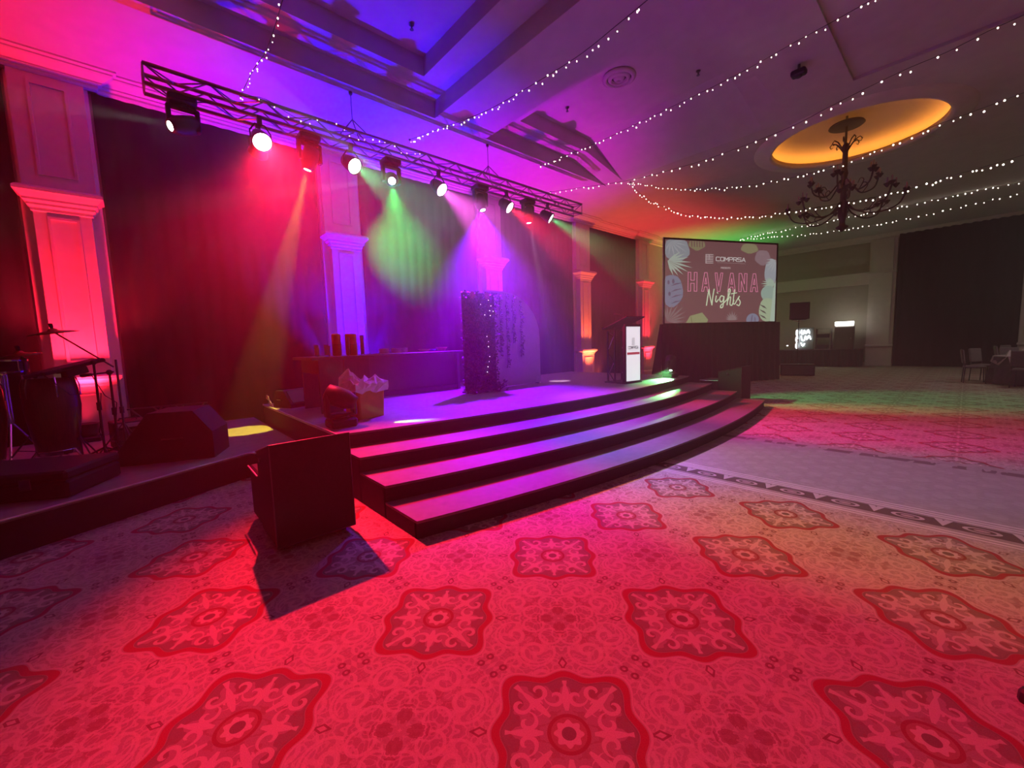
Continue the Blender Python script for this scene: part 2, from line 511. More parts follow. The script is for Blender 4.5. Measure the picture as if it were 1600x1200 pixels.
ring([(DOME[2] + .13, ZC + .02), (DOME[2] + .17, ZC + .05), (DOME[2] + .13, ZC + .07), (DOME[2] + .09, ZC + .05), (DOME[2] + .13, ZC + .02)], 'cove_lamp', m_cove, ceiling, 48)

# crown moulding on both walls in view
def crown_prof():
    return [(0.0, 5.47), (0.09, 5.47), (0.11, 5.495), (0.11, 5.525), (0.16, 5.54), (0.16, 5.56), (0.20, 5.575), (0.27, 5.62), (0.29, 5.64), (0.29, 5.66), (0.33, 5.675), (0.33, 5.70), (0.0, 5.70)]
pf = crown_prof()
b_ = MB(); b_.quadstrip([(XW + d, YF, z) for d, z in pf], [(XW + d, YB, z) for d, z in pf])
struct(fix_normals(b_.build('trim_1', m_trim)), 'stepped crown moulding along the pilaster wall', 'moulding')
b_ = MB(); b_.quadstrip([(XW, YB - d, z) for d, z in pf], [(XR, YB - d, z) for d, z in pf])
struct(fix_normals(b_.build('trim_2', m_trim)), 'crown moulding along the far wall', 'moulding')
# frieze band and dado on the far wall
b_ = MB().box(-8.9, -3.05, YB - .10, YB, 3.68, 4.10).box(-8.9, -3.05, YB - .14, YB, 4.08, 4.16).box(-8.9, -3.05, YB - .12, YB, 3.64, 3.70)
struct(b_.build('trim_3', m_trim), 'wide cream frieze band across the far wall', 'frieze')
struct(MB().box(XW, XW + .03, YF, YB, 0, 0.16).build('baseboard_left', m_trim))
struct(MB().box(XW, XR, YB - .03, YB, 0, 0.16).build('baseboard_back', m_trim))

# ------------------------------------------------------------------ pilasters
COLS = [-4.70, -0.67, 3.37, 7.41, 11.47, 15.43, 19.47]
def moulding(b_, x0, y0, y1, prof):
    """mitred moulding around three sides; prof rows (projection, z)"""
    rows = []
    for d, z in prof:
        rows.append([(XW, y0 - d, z), (x0 + d, y0 - d, z), (x0 + d, y1 + d, z), (XW, y1 + d, z)])
    for a_, c_ in zip(rows[:-1], rows[1:]): b_.quadstrip(a_, c_)
    b_.add(rows[0], [(0, 1, 2, 3)]); b_.add(rows[-1], [(3, 2, 1, 0)])
def frame_panel(b_, x, y0, y1, z0, z1, w_=0.035, d=0.022):
    for (ya, yb_, za, zb) in ((y0, y0 + w_, z0, z1), (y1 - w_, y1, z0, z1), (y0 + w_, y1 - w_, z0, z0 + w_), (y0 + w_, y1 - w_, z1 - w_, z1)):
        b_.box(x, x + d, ya, yb_, za, zb)
PLN = ['beyond the left edge', 'behind the drums, washed red', 'behind the bar, washed blue', 'behind the leafy panel, washed magenta', 'washed orange, left of the lectern', 'washed red, right of the lectern', 'behind the projection screen']
for i, y in enumerate(COLS):
    p = thing('trim_%d' % (i + 4), 'panelled cream wall pilaster ' + PLN[i], 'pilaster', (XW, y, 0))
    p['kind'] = 'structure'
    def L(b_, name, mat=m_trim): return b_.build(name, mat, p, loc=None)
    def local(b_): b_.v = [(v[0] - XW, v[1] - y, v[2]) for v in b_.v]; return b_
    L(local(MB().box(XW, XW + .08, y - .41, y + .41, 0, 5.5)), 'pilaster_backing')
    b_ = MB().box(XW + .08, XW + .17, y - .37, y + .37, 3.92, 5.5); frame_panel(b_, XW + .17, y - .20, y + .20, 4.10, 5.36)
    L(local(b_), 'upper_shaft')
    b_ = MB(); moulding(b_, XW + .09, y - .42, y + .42, [(d, z) for d, z in pf[:-1]]); fix_normals(local(b_).build('crown_break', m_trim, p))
    b_ = MB().box(XW + .08, XW + .26, y - .29, y + .29, 1.22, 3.62)
    L(local(b_), 'lower_shaft')
    b_ = MB(); frame_panel(b_, XW + .26, y - .16, y + .16, 1.42, 3.50)
    L(local(b_), 'panel_moulding')
    b_ = MB(); moulding(b_, XW + .26, y - .29, y + .29, [(0.0, 3.56), (0.02, 3.57), (0.02, 3.61), (0.05, 3.64), (0.05, 3.67), (0.08, 3.70), (0.08, 3.73), (0.13, 3.79), (0.15, 3.81), (0.15, 3.85), (0.12, 3.88)])
    fix_normals(local(b_).build('capital', m_trim, p))
    b_ = MB().box(XW + .08, XW + .34, y - .33, y + .33, 0, 1.08); frame_panel(b_, XW + .34, y - .22, y + .22, 0.36, 0.96)
    L(local(b_), 'pedestal')
    b_ = MB(); moulding(b_, XW + .34, y - .33, y + .33, [(0.0, 1.06), (0.02, 1.08), (0.02, 1.11), (0.06, 1.15), (0.08, 1.17), (0.08, 1.21), (0.03, 1.23), (-0.02, 1.24)])
    fix_normals(local(b_).build('pedestal_cap', m_trim, p))
    b_ = MB(); moulding(b_, XW + .34, y - .33, y + .33, [(0.06, 0.0), (0.06, 0.20), (0.03, 0.24), (0.0, 0.25)])
    fix_normals(local(b_).build('pedestal_foot', m_trim, p))
# columns on the far wall
for k, (xa, xb) in enumerate(((-3.05, -2.16), (1.28, 2.2))):
    p = thing('trim_%d' % (11 + k), 'broad cream pilaster on the far wall ' + ('left of the black drape' if k == 0 else 'at the right edge of the black drape'), 'pilaster', ((xa + xb) / 2, YB, 0))
    p['kind'] = 'structure'
    cx = (xb - xa) / 2
    MB().box(-cx, cx, -.16, 0, 0, 5.5).build('shaft', m_plaster, p)
    MB().box(-cx + .12, cx - .12, -.22, -.16, .95, 5.5).build('raised_panel', m_plaster, p)
    MB().bbox(-cx - .03, cx + .03, -.25, 0, .86, .95, .015).build('dado_rail', m_plaster, p)
    MB().box(-cx - .02, cx + .02, -.24, 0, 4.05, 4.14).build('band', m_plaster, p)

# ------------------------------------------------------------------ drapes
def drape(name, p0, p1, z0, z1, label, amp=0.011, pitch=0.24, group=None):
    p0, p1 = Vector(p0), Vector(p1)
    L_ = (p1 - p0).length; d = (p1 - p0) / L_; nrm = Vector((d.y, -d.x))
    n = int(L_ / pitch * 6)
    row = []
    for i in range(n + 1):
        t = i / n * L_
        ph = 2 * PI * t / pitch + 0.8 * math.sin(t * 2.3) + 0.5 * math.sin(t * 5.1)
        q = p0 + d * t + nrm * (amp * (math.sin(ph) + 0.25 * math.sin(2 * ph + 1)))
        row.append((q.x, q.y))
    b_ = MB(); b_.quadstrip([(x, y, z0) for x, y in row], [(x, y, z1) for x, y in row])
    o = b_.build(name, m_drape, None, smooth=True, loc=((p0.x + p1.x) / 2, (p0.y + p1.y) / 2, z0))
    md = o.modifiers.new('thickness', 'SOLIDIFY'); md.thickness = 0.006
    return tag(o, label, 'drape', group)
DL = ['black wall drape at the left edge beside the drums', 'black wall drape between the red and blue washed pilasters', 'black wall drape behind the bar, between the blue and magenta washed pilasters',
      'black wall drape behind the white arch, before the orange washed pilaster', 'black wall drape behind the lectern, between orange and red washed pilasters']
for i in range(5):
    drape('wall_drape', (XW + .045, COLS[i] + .44), (XW + .045, COLS[i + 1] - .44), 0.02, 5.465, DL[i], group='black drapes along the pilaster wall')
drape('wall_drape', (-2.12, YB - .22), (1.27, YB - .22), 0.02, 5.62, 'huge black drape covering the far wall beside the broad pilaster', 0.02, 0.25)

# ------------------------------------------------------------------ main stage and bowed steps
SY0, SY1, SYC = 1.465, 9.64, 5.55
def front(y, k):        # x of the edge of level k (0 = lowest step)
    return -2.80 - 0.54 * k + 0.40 * (1 - ((y - SYC) / 4.09) ** 2)
NS = 28
YS = [SY0 + (SY1 - SY0) * i / NS for i in range(NS + 1)]
stage = thing('stage', 'low black stage with grey deck and bowed front', 'stage', (-6.2, SYC, 0))
def st_local(b_, o): b_.v = [(v[0] - o.location.x, v[1] - o.location.y, v[2] - o.location.z) for v in b_.v]; return b_
def slab(k, zt, th, x_back=None, ov=0.012):
    poly = [(front(y, k) + ov, y) for y in YS]
    if x_back is None: back = [(front(y, k + 1) - .01, y) for y in reversed(YS)]
    else: back = [(x_back, SY1), (x_back, SY0)]
    return MB().prism(poly + back, zt - th, zt)
def riser(k, z0, z1):
    poly = [(front(y, k), y) for y in YS]
    back = [(front(y, k) - .03, y) for y in reversed(YS)]
    return MB().prism(poly + back, z0, z1)
fix_normals(st_local(slab(3, 0.60, 0.022, -8.05), stage).build('deck', m_deck, stage))
fix_normals(st_local(riser(3, 0, 0.578), stage).build('front_fascia', m_black, stage))
st_local(MB().box(-8.05, front(SY0, 3), SY0, SY0 + .03, 0, .578), stage).build('side_fascia', m_black, stage)
st_local(MB().box(-8.05, front(SY1, 3), SY1 - .03, SY1, 0, .578), stage).build('side_fascia', m_black, stage)
st_local(MB().box(-8.05, -8.02, SY0, SY1, 0, .578), stage).build('rear_fascia', m_black, stage)
st_local(MB().box(-8.05, front(SY0, 3), SY0 - .012, SY0, .574, .603), stage).build('edge_strip', m_silver, stage)
steps = thing('stage_steps', 'three wide bowed black steps with grey treads in front of the stage', 'steps', (-3.2, SYC, 0))
for k in range(3):
    zt = 0.15 * (k + 1)
    fix_normals(st_local(slab(k, zt, 0.022), steps).build('tread', m_tread, steps))
    fix_normals(st_local(riser(k, 0, zt - .022), steps).build('riser', m_black, steps))
    for ys_ in (SY0, SY1 - .02):
        st_local(MB().box(front(SY0, k + 1), front(SY0, k), ys_, ys_ + .02, 0, zt - .022), steps).build('side_panel', m_black, steps)

# drum riser on the left
rx = [(-4.42, -1.6), (-5.665, 0.79), (-5.90, 1.42), (-8.75, 1.42), (-8.75, -3.6), (-3.4, -3.6)]
riser_low = thing('drum_riser', 'lower black platform with silver front edge carrying the drums', 'platform', (-6.5, -0.8, 0))
fix_normals(st_local(MB().prism(rx, 0.275, 0.30), riser_low).build('deck', m_deck, riser_low))
ins = [(x + (-.02 if x > -8 else .02), y) for x, y in rx]
fix_normals(st_local(MB().prism(ins, 0.0, 0.275), riser_low).build('skirt', m_black, riser_low))
b_ = MB().tube([(-3.4, -3.6, .297), (-4.42, -1.6, .297), (-5.665, .79, .297), (-5.90, 1.42, .297)], .009, 6)
st_local(b_, riser_low).build('edge_strip', m_silver, riser_low)

# ------------------------------------------------------------------ black stair-end cases
def end_case(loc, label):
    t = thing('road_case', label, 'case', loc, group=None)
    W, D, H = 0.575, 0.92, 0.825     # along y, along -x, height
    pts = []
    for y in (0.004, W - .004):
        pts += [(0, y, .05), (0, y, H), (-.50, y, H - .13), (-.50, y, .05)]
    MB().hull(pts).build('body', m_black, t)
    MB().bbox(-D, -.50, .01, W - .01, .05, .50, .015).build('rear_box', m_black, t)
    b_ = MB()
    for y in (0.0, W):
        b_.tube([(0.0, y, .05), (0.0, y, H), (-.50, y, H - .13)], .006, 5)
    b_.tube([(0, 0, H), (0, W, H)], .004, 5).tube([(0, 0, .05), (0, W, .05)], .006, 5)
    b_.build('edge_trim', m_metal, t)
    MB().rod((-.30, -.004, H - .16), (-.30, -.016, H - .16), .018, n=10).build('latch', m_metal, t)
    MB().tube([(-D, .0, .49), (-.50, -.006, .49)], .006, 5).build('seam_strip', m_silver, t)
    for x in (-.08, -.80):
        for y in (.07, W - .07):
            b_ = MB().rod((x, y - .015, .027), (x, y + .015, .027), .027, n=10).box(x - .03, x + .03, y - .025, y + .025, .046, .056)
            b_.build('castor', m_metal, t)
    return t
case_l = end_case((-3.322, 0.61, 0), 'black road case at the near end of the steps')
case_r = dup(case_l, loc=(-3.322, 9.86, 0), label='black road case at the far end of the steps, before the screen')

# ------------------------------------------------------------------ truss and lights
TX, TZ0, TZ1, TY0, TY1 = -7.0, 4.80, 5.03, 0.31, 8.78
truss = thing('lighting_truss', 'long aluminium box truss above the stage', 'truss', (TX, (TY0 + TY1) / 2, TZ0))
HW = 0.14
for sx in (-1, 1):
    for z in (TZ0, TZ1):
        st_local(MB().rod((TX + sx * HW, TY0, z), (TX + sx * HW, TY1, z), .025, n=10), truss).build('chord', m_alu, truss, smooth=True)
nb = 26
L_ = (TY1 - TY0) / nb
brace = {}
def put_brace(key, p0, p1):
    mid = (Vector(p0) + Vector(p1)) / 2
    if key not in brace:
        o = MB().rod(Vector(p0) - mid, Vector(p1) - mid, .010, n=6).build('brace', m_alu, truss)
        brace[key] = o
    else:
        o = brace[key].copy(); C.objects.link(o)
    o.parent = truss; o.location = mid - truss.location
for i in range(nb):
    y0, y1 = TY0 + i * L_, TY0 + (i + 1) * L_
    up = i % 2
    for sx in (-1, 1):
        x = TX + sx * HW
        put_brace(('s', sx, up), (x, y0, TZ0 if up else TZ1), (x, y1, TZ1 if up else TZ0))
    put_brace(('b', up), (TX - HW if up else TX + HW, y0, TZ0), (TX + HW if up else TX - HW, y1, TZ0))
    put_brace(('t', up), (TX - HW if up else TX + HW, y0, TZ1), (TX + HW if up else TX - HW, y1, TZ1))
for y in (TY0, TY1):
    for sx in (-1, 1): put_brace(('v',), (TX + sx * HW, y, TZ0), (TX + sx * HW, y, TZ1))
    for z in (TZ0, TZ1): put_brace(('h',), (TX - HW, y, z), (TX + HW, y, z))
for y in (2.92, 5.80):
    h = thing('truss_hanger', 'chain hanger holding the truss to the ceiling, %s' % {2.92: 'beside the first green par can', 5.80: 'beside the second red par can'}[y], 'hanger', (TX, y, TZ1 + .02), group='truss hangers')
    b_ = MB()
    for sy in (-.16, .16):
        b_.tube([(-HW, sy, 0), (0, 0, .22)], .009, 5).tube([(HW, sy, 0), (0, 0, .22)], .009, 5)
    b_.build('bridle', m_metal, h)
    MB().tube([(0, 0, .20), (0, 0, ZC - TZ1 - .03)], .006, 6).build('chain', m_metal, h)
    MB().rod((0, 0, ZC - TZ1 - .06), (0, 0, ZC - TZ1 - .021), .03, n=12).build('ceiling_plate', m_metal, h)

def lens_mat(name, col, strength): return emat(name, col, strength)

def par_can(y, target, col, name_col, where, power, deg, lens_strength=30.0, rear=False):
    """fresnel can hanging in its yoke under the truss"""
    loc = Vector((TX + (-HW if rear else HW), y * .98, 4.49))
    t = thing('par_can', '%s glowing par can %s' % (name_col, where), 'stage light', loc, group='par cans on the truss')
    d = (Vector(target) - loc).normalized()
    rot = d.to_track_quat('Z', 'Y').to_matrix().to_4x4()
    MB().lathe([(.05, -.20), (.09, -.17), (.115, -.05), (.122, .06), (.135, .085), (.135, .10), (.120, .10), (.120, .07)], n=20, M=rot).build('housing', m_fixture, t, smooth=True)
    MB().lathe([(.001, .078), (.118, .075)], n=20, M=rot).build('lens', lens_mat('lens_' + name_col, tuple(0.55 + 0.45 * c for c in col), lens_strength), t)
    MB().tube([(0, -.125, 0), (0, -.13, .10), (0, -.06, .205), (0, .06, .205), (0, .13, .10), (0, .125, 0)], .011, 6).build('yoke', m_fixture, t)
    MB().bbox(-.03, .03, -.03, .03, .19, .325, .008).build('clamp', m_metal, t)
    l = spot('par_lamp', loc + d * .12, target, col, power, deg, 1.0 if rear else 0.75, 0.05)
    l.parent = t; l.location = d * .12
    return t
RED, GRN, PNK, BLU, VIO = (1.0, 0.012, 0.045), (0.05, 1.0, 0.28), (1.0, 0.10, 0.85), (0.10, 0.02, 1.0), (0.52, 0.0, 1.0)
par_can(1.55, (-1.6, 1.6, 0), RED, 'red', 'at the near end of the truss', PAR * 1.8, 50)
# added can hidden behind the red one, put in to redden the drape
par_can(1.585, (-9.0, 1.35, 3.4), (1.0, .01, .05), 'crimson', 'added on the rear of the truss to wash the drape red', 900, 78, 3.0, rear=True)
par_can(2.86, (-0.8, 4.8, 0), GRN, 'green', 'over the near end of the bar', PAR * .42, 35)
par_can(4.55, (-1.9, 6.2, 0), PNK, 'pink', 'over the leafy panel', PAR * .85, 44)
par_can(6.30, (-1.7, 8.6, 0), RED, 'red', 'fourth along the truss, beyond the pink one', PAR * 1.2, 38)
par_can(7.63, (-1.6, 11.6, 0), GRN, 'green', 'at the far end of the truss', PAR * .7, 30)

def mover(y, where, beams, head_dir, lens_col, lens_strength, hang=True, loc=None, zflip=1):
    """moving head: base, two yoke arms, tilting head with lens"""
    loc = Vector(loc) if loc else Vector((TX + .02, y, 4.80))
    t = thing('moving_head', where, 'stage light', loc, group='moving heads')
    s = -1 if hang else 1
    MB().bbox(-.13, .13, -.15, .15, min(0, s * .10), max(0, s * .10), .02).build('base', m_fixture, t)
    b_ = MB()
    MB().rod((0, 0, s * .10), (0, 0, s * .125), .09, n=16).build('pan_bearing', m_fixture, t)
    for sy in (-1, 1):
        MB().bbox(-.05, .05, sy * .15 - .025, sy * .15 + .025, min(s * .12, s * .40), max(s * .12, s * .40), .012).build('yoke_arm', m_fixture, t)
    MB().bbox(-.05, .05, -.15, .15, min(s * .115, s * .15), max(s * .115, s * .15), .01).build('yoke_bridge', m_fixture, t)
    hc = Vector((0, 0, s * .34))
    d = Vector(head_dir).normalized()
    rot = Matrix.Translation(hc) @ d.to_track_quat('Z', 'Y').to_matrix().to_4x4()
    MB().lathe([(.06, -.17), (.11, -.15), (.12, -.02), (.115, .08), (.085, .15), (.075, .19), (.06, .19), (.06, .175)], n=16, M=rot).build('head', m_fixture, t, smooth=True)
    MB().lathe([(.001, .178), (.058, .176)], n=16, M=rot).build('lens', emat('mover_lens_%d' % len(MATS), lens_col, lens_strength), t)
    for (tg, col, power, deg, blend) in beams:
        st = loc + hc + (Vector(tg) - loc - hc).normalized() * .24
        l = spot('beam_lamp', st, tg, col, power, deg, blend, .03)
        l.parent = t; l.location = st - loc
    return t
WHT, CYN, YEL, LIME = (1, .95, .9), (.55, 1.0, .95), (1.0, .85, .08), (.35, 1.0, .12)
mover(0.67, 'moving head with small white beam at the near end of the truss', [((-8.0, -5.0, 4.2), WHT, 700, 15, .6)], (.35, -.8, -.40), (1, 1, 1), 25)
mover(2.20, 'moving head throwing a thin amber beam down, between red and green par cans', [((-7.35, 1.08, .3), (1.0, .72, .06), 3000, 12, .2)], (-.1, -.25, -1), (1, .75, .3), 12)
mover(3.55, 'moving head with bright white star of beams beside the green par can', [((-5.6, 1.2, 4.6), CYN, 1300, 9, .4), ((-7.6, 0.5, 3.6), CYN, 1000, 8, .4), ((-8.95, 4.7, 3.75), (.02, 1.0, .12), 4200, 50, 1.0)], (.8, -.35, -.45), (.8, 1, 1), 60)
mover(5.54, 'moving head flooding the stage violet, over the leafy panel', [((-5.5, 4.5, .6), (.22, 0.0, 1.0), 6500, 66, .75)], (.4, 0, -1), (.8, .7, 1), 10)
mover(6.93, 'moving head with thin white beam straight down, between red and green par cans', [((-6.3, 7.15, .6), (1, .6, .9), 1500, 8, .4)], (.1, .05, -1), (1, .9, 1), 12)
# two moving heads standing on the stage corners
mover(0, 'moving head standing on the near stage corner with green beam', [((-4.5, 2.34, .60), LIME, 260, 17, .15)], (.35, .75, -.38), (.5, 1, .2), 3, hang=False, loc=(-4.86, 1.66, .60))
mover(0, 'moving head standing on the far stage corner in a green glow', [((-4.50, 8.60, .60), (.2, 1, .28), 800, 56, .5)], (.08, -.35, -1), (.6, 1, .7), 40, hang=False, loc=(-4.62, 9.15, .60))

# ------------------------------------------------------------------ uplights at the pilasters
UPC = [('red', RED), ('blue', (.02, .0, 1.0)), ('magenta', (.75, .0, .85)), ('orange', (1.0, .12, .04)), ('red', (1.0, .02, .05)), ('green', (.1, 1.0, .15))]
UPW = ['behind the drums', 'behind the bar', 'behind the leafy panel', 'left of the lectern', 'right of the lectern', 'behind the projection screen']
for i, (nm, col) in enumerate(UPC):
    y = COLS[i + 1]
    loc = Vector((-8.36, y, .30 if i == 0 else 0.0))
    t = thing('floor_uplight', '%s floor uplight at the foot of the pilaster %s' % (nm, UPW[i]), 'uplight', loc, group='floor uplights')
    MB().bbox(-.13, .13, -.13, .13, 0, .07, .015).build('base', m_fixture, t)
    MB().lathe([(.09, .08), (.11, .12), (.11, .24), (.12, .25), (.12, .26), (.10, .26), (.10, .22)], n=16).build('housing', m_fixture, t, smooth=True)
    MB().lathe([(.001, .225), (.098, .225)], n=16).build('lens', emat('uplight_lens_%d' % i, col, 6), t)
    l = spot('uplight_lamp', loc + Vector((0, 0, .28)), (-8.55, y, 5.7), col, UPLIGHT * (1.15, 3.0, 1.6, .65, .75, .8)[i], 84, 1.0, .07)
    l.parent = t; l.location = (0, 0, .28)

# ------------------------------------------------------------------ bar on the stage
m_bar = pmat('bar_laminate', (0.07, 0.05, 0.05), 0.45, noise=0.2, scale=14, stretch=(1, 6, 1))
bar = thing('bar_counter', 'long dark bar counter with overhanging top at the back of the stage', 'bar', (-7.3, 3.4, .60))
def bl(b_, name, mat=None): return st_local(b_, bar).build(name, mat or m_bar, bar)
bl(MB().bbox(-7.65, -6.93, 2.62, 4.92, 1.35, 1.395, .008), 'counter_top')
bl(MB().box(-7.16, -7.12, 2.72, 4.86, .68, 1.35), 'front_panel')
bl(MB().box(-7.10, -7.06, 2.72, 4.86, .62, .70), 'kick_rail')
bl(MB().box(-7.62, -7.02, 4.80, 4.86, .60, 1.35), 'end_panel')
bl(MB().box(-7.62, -7.02, 2.66, 2.72, .60, 1.35), 'end_panel')
bart = thing('bar_table', 'dark serving table with two broad leg panels standing before the bar', 'table', (-6.4, 2.15, .60))
def bt(b_, name, mat=None): return st_local(b_, bart).build(name, mat or m_bar, bart)
bt(MB().bbox(-6.92, -5.98, 1.70, 2.60, 1.355, 1.400, .008), 'table_top')
bt(MB().box(-6.06, -6.02, 1.80, 2.10, .60, 1.355), 'leg_panel')
bt(MB().box(-6.06, -6.02, 2.15, 2.52, .60, 1.355), 'leg_panel')
bt(MB().box(-6.84, -6.80, 1.80, 2.52, .60, 1.355), 'back_panel')
bt(MB().box(-6.80, -6.06, 1.80, 1.84, 1.16, 1.355), 'apron')
# glassware and tins
m_copper = pmat('copper_tin', (0.55, 0.20, 0.09), 0.3, metal=0.7, noise=0.1, scale=30)
m_glass, nt_, bs_ = new_mat('clear_glass')
bs_.inputs['Transmission Weight'].default_value = 0.9; bs_.inputs['Roughness'].default_value = 0.05; bs_.inputs['Base Color'].default_value = (.9, .92, .95, 1)
def tin(x, y, z, r, h, label):
    t = thing('copper_tin', label, 'tin', (x, y, z), group='copper tins on the serving table')
    MB().lathe([(r * .92, 0), (r, .02), (r, h * .48), (r * .97, h * .50), (r, h * .52), (r, h - .02), (r * .9, h)], n=18).build('body', m_copper, t, smooth=True)
    MB().lathe([(r * 1.03, h * .49), (r * 1.04, h * .50), (r * 1.03, h * .51)], n=18).build('hoop', m_brass, t)
tin(-6.35, 2.18, 1.400, .065, .33, 'tall copper tin on the serving table, left of two')
tin(-6.30, 2.38, 1.400, .085, .33, 'tall copper tin on the serving table, broader of two')
def glass(x, y, z, r, h, label, grp):
    b_ = MB().lathe([(r * .75, 0), (r * .8, .01), (r, h), (r * .93, h), (r * .72, .014), (.001, .014)], n=14)
    o = b_.build('drinking_glass', m_glass, None, smooth=True, loc=None)
    o.location = (x, y, z)
    tag(o, label, 'glass', grp)
for k, (x, y, h) in enumerate(((-6.25, 1.86, .17), (-6.42, 1.92, .17), (-6.2, 2.00, .15), (-6.42, 2.05, .17), (-6.15, 2.27, .27), (-6.18, 2.50, .30))):
    glass(x, y, 1.401, .032, h, ['tall clear glass at the near corner of the serving table', 'clear glass behind the near corner of the serving table', 'short clear glass beside the left copper tin', 'clear glass behind the left copper tin', 'slim tall glass between the copper tins', 'slim tall glass right of the broader copper tin'][k], 'glasses on the serving table')
m_plate = pmat('plate_glaze', (0.55, 0.50, 0.52), 0.3, noise=0.03)
for k, (x, y) in enumerate(((-7.3, 3.36), (-7.3, 3.60), (-7.35, 3.76))):
    t = thing('plate_stack', 'stack of pale plates on the bar, ' + ['nearest of three', 'middle of three', 'farthest of three'][k], 'plates', (x, y, 1.396), group='plate stacks on the bar')
    for q in range(4):
        MB().lathe([(.06, 0), (.075, .004), (.105, .018), (.105, .022), (.07, .010), (.001, .008)], n=16).build('plate', m_plate, t, smooth=True).location = (0, 0, q * .022)
m_amber = pmat('amber_bowl', (0.42, 0.22, 0.06), 0.35, noise=0.15)
for k, (x, y, r, lab) in enumerate(((-7.25, 4.18, .13, 'wide amber bowl on the bar, nearer of two'), (-7.3, 4.62, .12, 'deep amber bowl on the bar beside the leafy panel'))):
    o = MB().lathe([(r * .5, 0), (r * .6, .01), (r, .05 + .03 * k), (r * .95, .05 + .03 * k), (r * .5, .015), (.001, .015)], n=18).build('serving_bowl', m_amber, None, smooth=True)
    o.location = (x, y, 1.396); tag(o, lab, 'bowl', 'amber bowls on the bar')
o = MB().lathe([(.05, 0), (.06, .01), (.075, .05), (.07, .05), (.05, .015), (.001, .015)], n=16).build('serving_bowl', pmat('blue_glaze', (.06, .06, .4), .3, noise=.05), None, smooth=True)
o.location = (-7.3, 4.40, 1.396); tag(o, 'small blue bowl on the bar between the amber bowls', 'bowl')

# bin with white bag
t = thing('waste_bin', 'amber rectangular waste bin lined with a crumpled white bag', 'bin', (-5.28, 2.12, .601), math.radians(12))
m_bin = pmat('amber_bin', (0.62, 0.36, 0.03), 0.5, noise=0.1, scale=10)
b_ = MB(); pr = []
def rrect(hx, hy, z, r=.03): 
    out = []
    for cx, cy, a0 in ((hx - r, hy - r, 0), (-hx + r, hy - r, 90), (-hx + r, -hy + r, 180), (hx - r, -hy + r, 270)):
        for q in (0, 45, 90): out.append((cx + r * math.cos(math.radians(a0 + q)), cy + r * math.sin(math.radians(a0 + q)), z))
    return out + [out[0]]
b_.quadstrip(rrect(.15, .19, 0), rrect(.165, .205, .36)); b_.quadstrip(rrect(.165, .205, .36), rrect(.18, .22, .365)); b_.quadstrip(rrect(.18, .22, .365), rrect(.18, .22, .40)); b_.quadstrip(rrect(.18, .22, .40), rrect(.155, .195, .40)); b_.quadstrip(rrect(.155, .195, .40), rrect(.14, .18, .02))
b_.add(rrect(.15, .19, 0)[:-1], [tuple(range(12))]); b_.add(rrect(.14, .18, .02)[:-1], [tuple(range(12))])
fix_normals(b_.build('body', m_bin, t))
b_ = MB(); rnd = random.Random(3)
n = 28; rows = []
for (rad, z, jit) in ((1.06, .34, .02), (1.10, .39, .03), (1.12, .44, .03), (1.0, .49, .04), (.72, .50, .05), (.35, .46, .03), (.05, .45, .02)):
    row = []
    for i in range(n):
        a = 2 * PI * i / n
        q = 1 / max(abs(math.cos(a)) / .18, abs(math.sin(a)) / .22) * rad
        row.append((q * math.cos(a) + rnd.uniform(-jit, jit) * .4, q * math.sin(a) + rnd.uniform(-jit, jit) * .4, z + rnd.uniform(-jit, jit) * (1.0 if z < .45 else 1.3) + (.09 if z > .45 and abs(i - 18) < 3 and .5 < rad < .9 else 0)))
    rows.append(row + [row[0]])
for r0, r1 in zip(rows[:-1], rows[1:]): b_.quadstrip(r0, r1)
b_.build('bin_bag', pmat('white_bag', (.75, .72, .74), .35, noise=.04, scale=20, bump=.3), t)

# speaker at the rear left of the stage with a cloth on it
def wedge(name, label, loc, rz, W=.62, D=.50, H=.38, mat=None):
    t = thing(name, label, 'monitor', loc, rz)
    prof = [(0, 0), (D, 0), (D, .06), (D * .62, H), (D * .18, H), (0, H * .55)]
    b_ = MB(); n = len(prof)
    vs = [(x, -W / 2, z) for x, z in prof] + [(x, W / 2, z) for x, z in prof]
    b_.add(vs, [tuple(range(n)), tuple(range(n, 2 * n))[::-1]] + [(i, (i + 1) % n, n + (i + 1) % n, n + i) for i in range(n)])
    fix_normals(b_.build('cabinet', m_black, t))
    p0, p1 = Vector((D, 0, .06)), Vector((D * .62, 0, H)); d = (p1 - p0); nr = Vector((d.z, 0, -d.x)).normalized()
    gb = MB()
    a_ = p0 + d * .08 + nr * .004; c_ = p0 + d * .92 + nr * .004
    for dy in (0, ):
        gb.add([(a_.x, -W * .44, a_.z), (a_.x, W * .44, a_.z), (c_.x, W * .44, c_.z), (c_.x, -W * .44, c_.z), ((a_ + nr * .008).x, -W * .43, (a_ + nr * .008).z), ((a_ + nr * .008).x, W * .43, (a_ + nr * .008).z), ((c_ + nr * .008).x, W * .43, (c_ + nr * .008).z), ((c_ + nr * .008).x, -W * .43, (c_ + nr * .008).z)], [(4, 5, 6, 7), (0, 1, 5, 4), (1, 2, 6, 5), (2, 3, 7, 6), (3, 0, 4, 7)])
    gb.build('grille', m_fixture, t)
    for sy in (-1, 1):
        MB().tube([(D * .3, sy * W * .5, H * .45), (D * .3, sy * (W * .5 + .02), H * .47), (D * .5, sy * (W * .5 + .02), H * .47), (D * .5, sy * W * .5, H * .45)], .010, 5).build('handle', m_metal, t)
    return t
wedge('stage_monitor', 'black floor monitor at the rear near corner of the stage', (-7.55, 1.78, .60), math.radians(20), .60, .45, .27)
wedge('stage_monitor', 'tall black floor monitor on the drum riser beside the yellow light patch', (-6.02, .62, .30), math.radians(-112), .55, .95, .56)
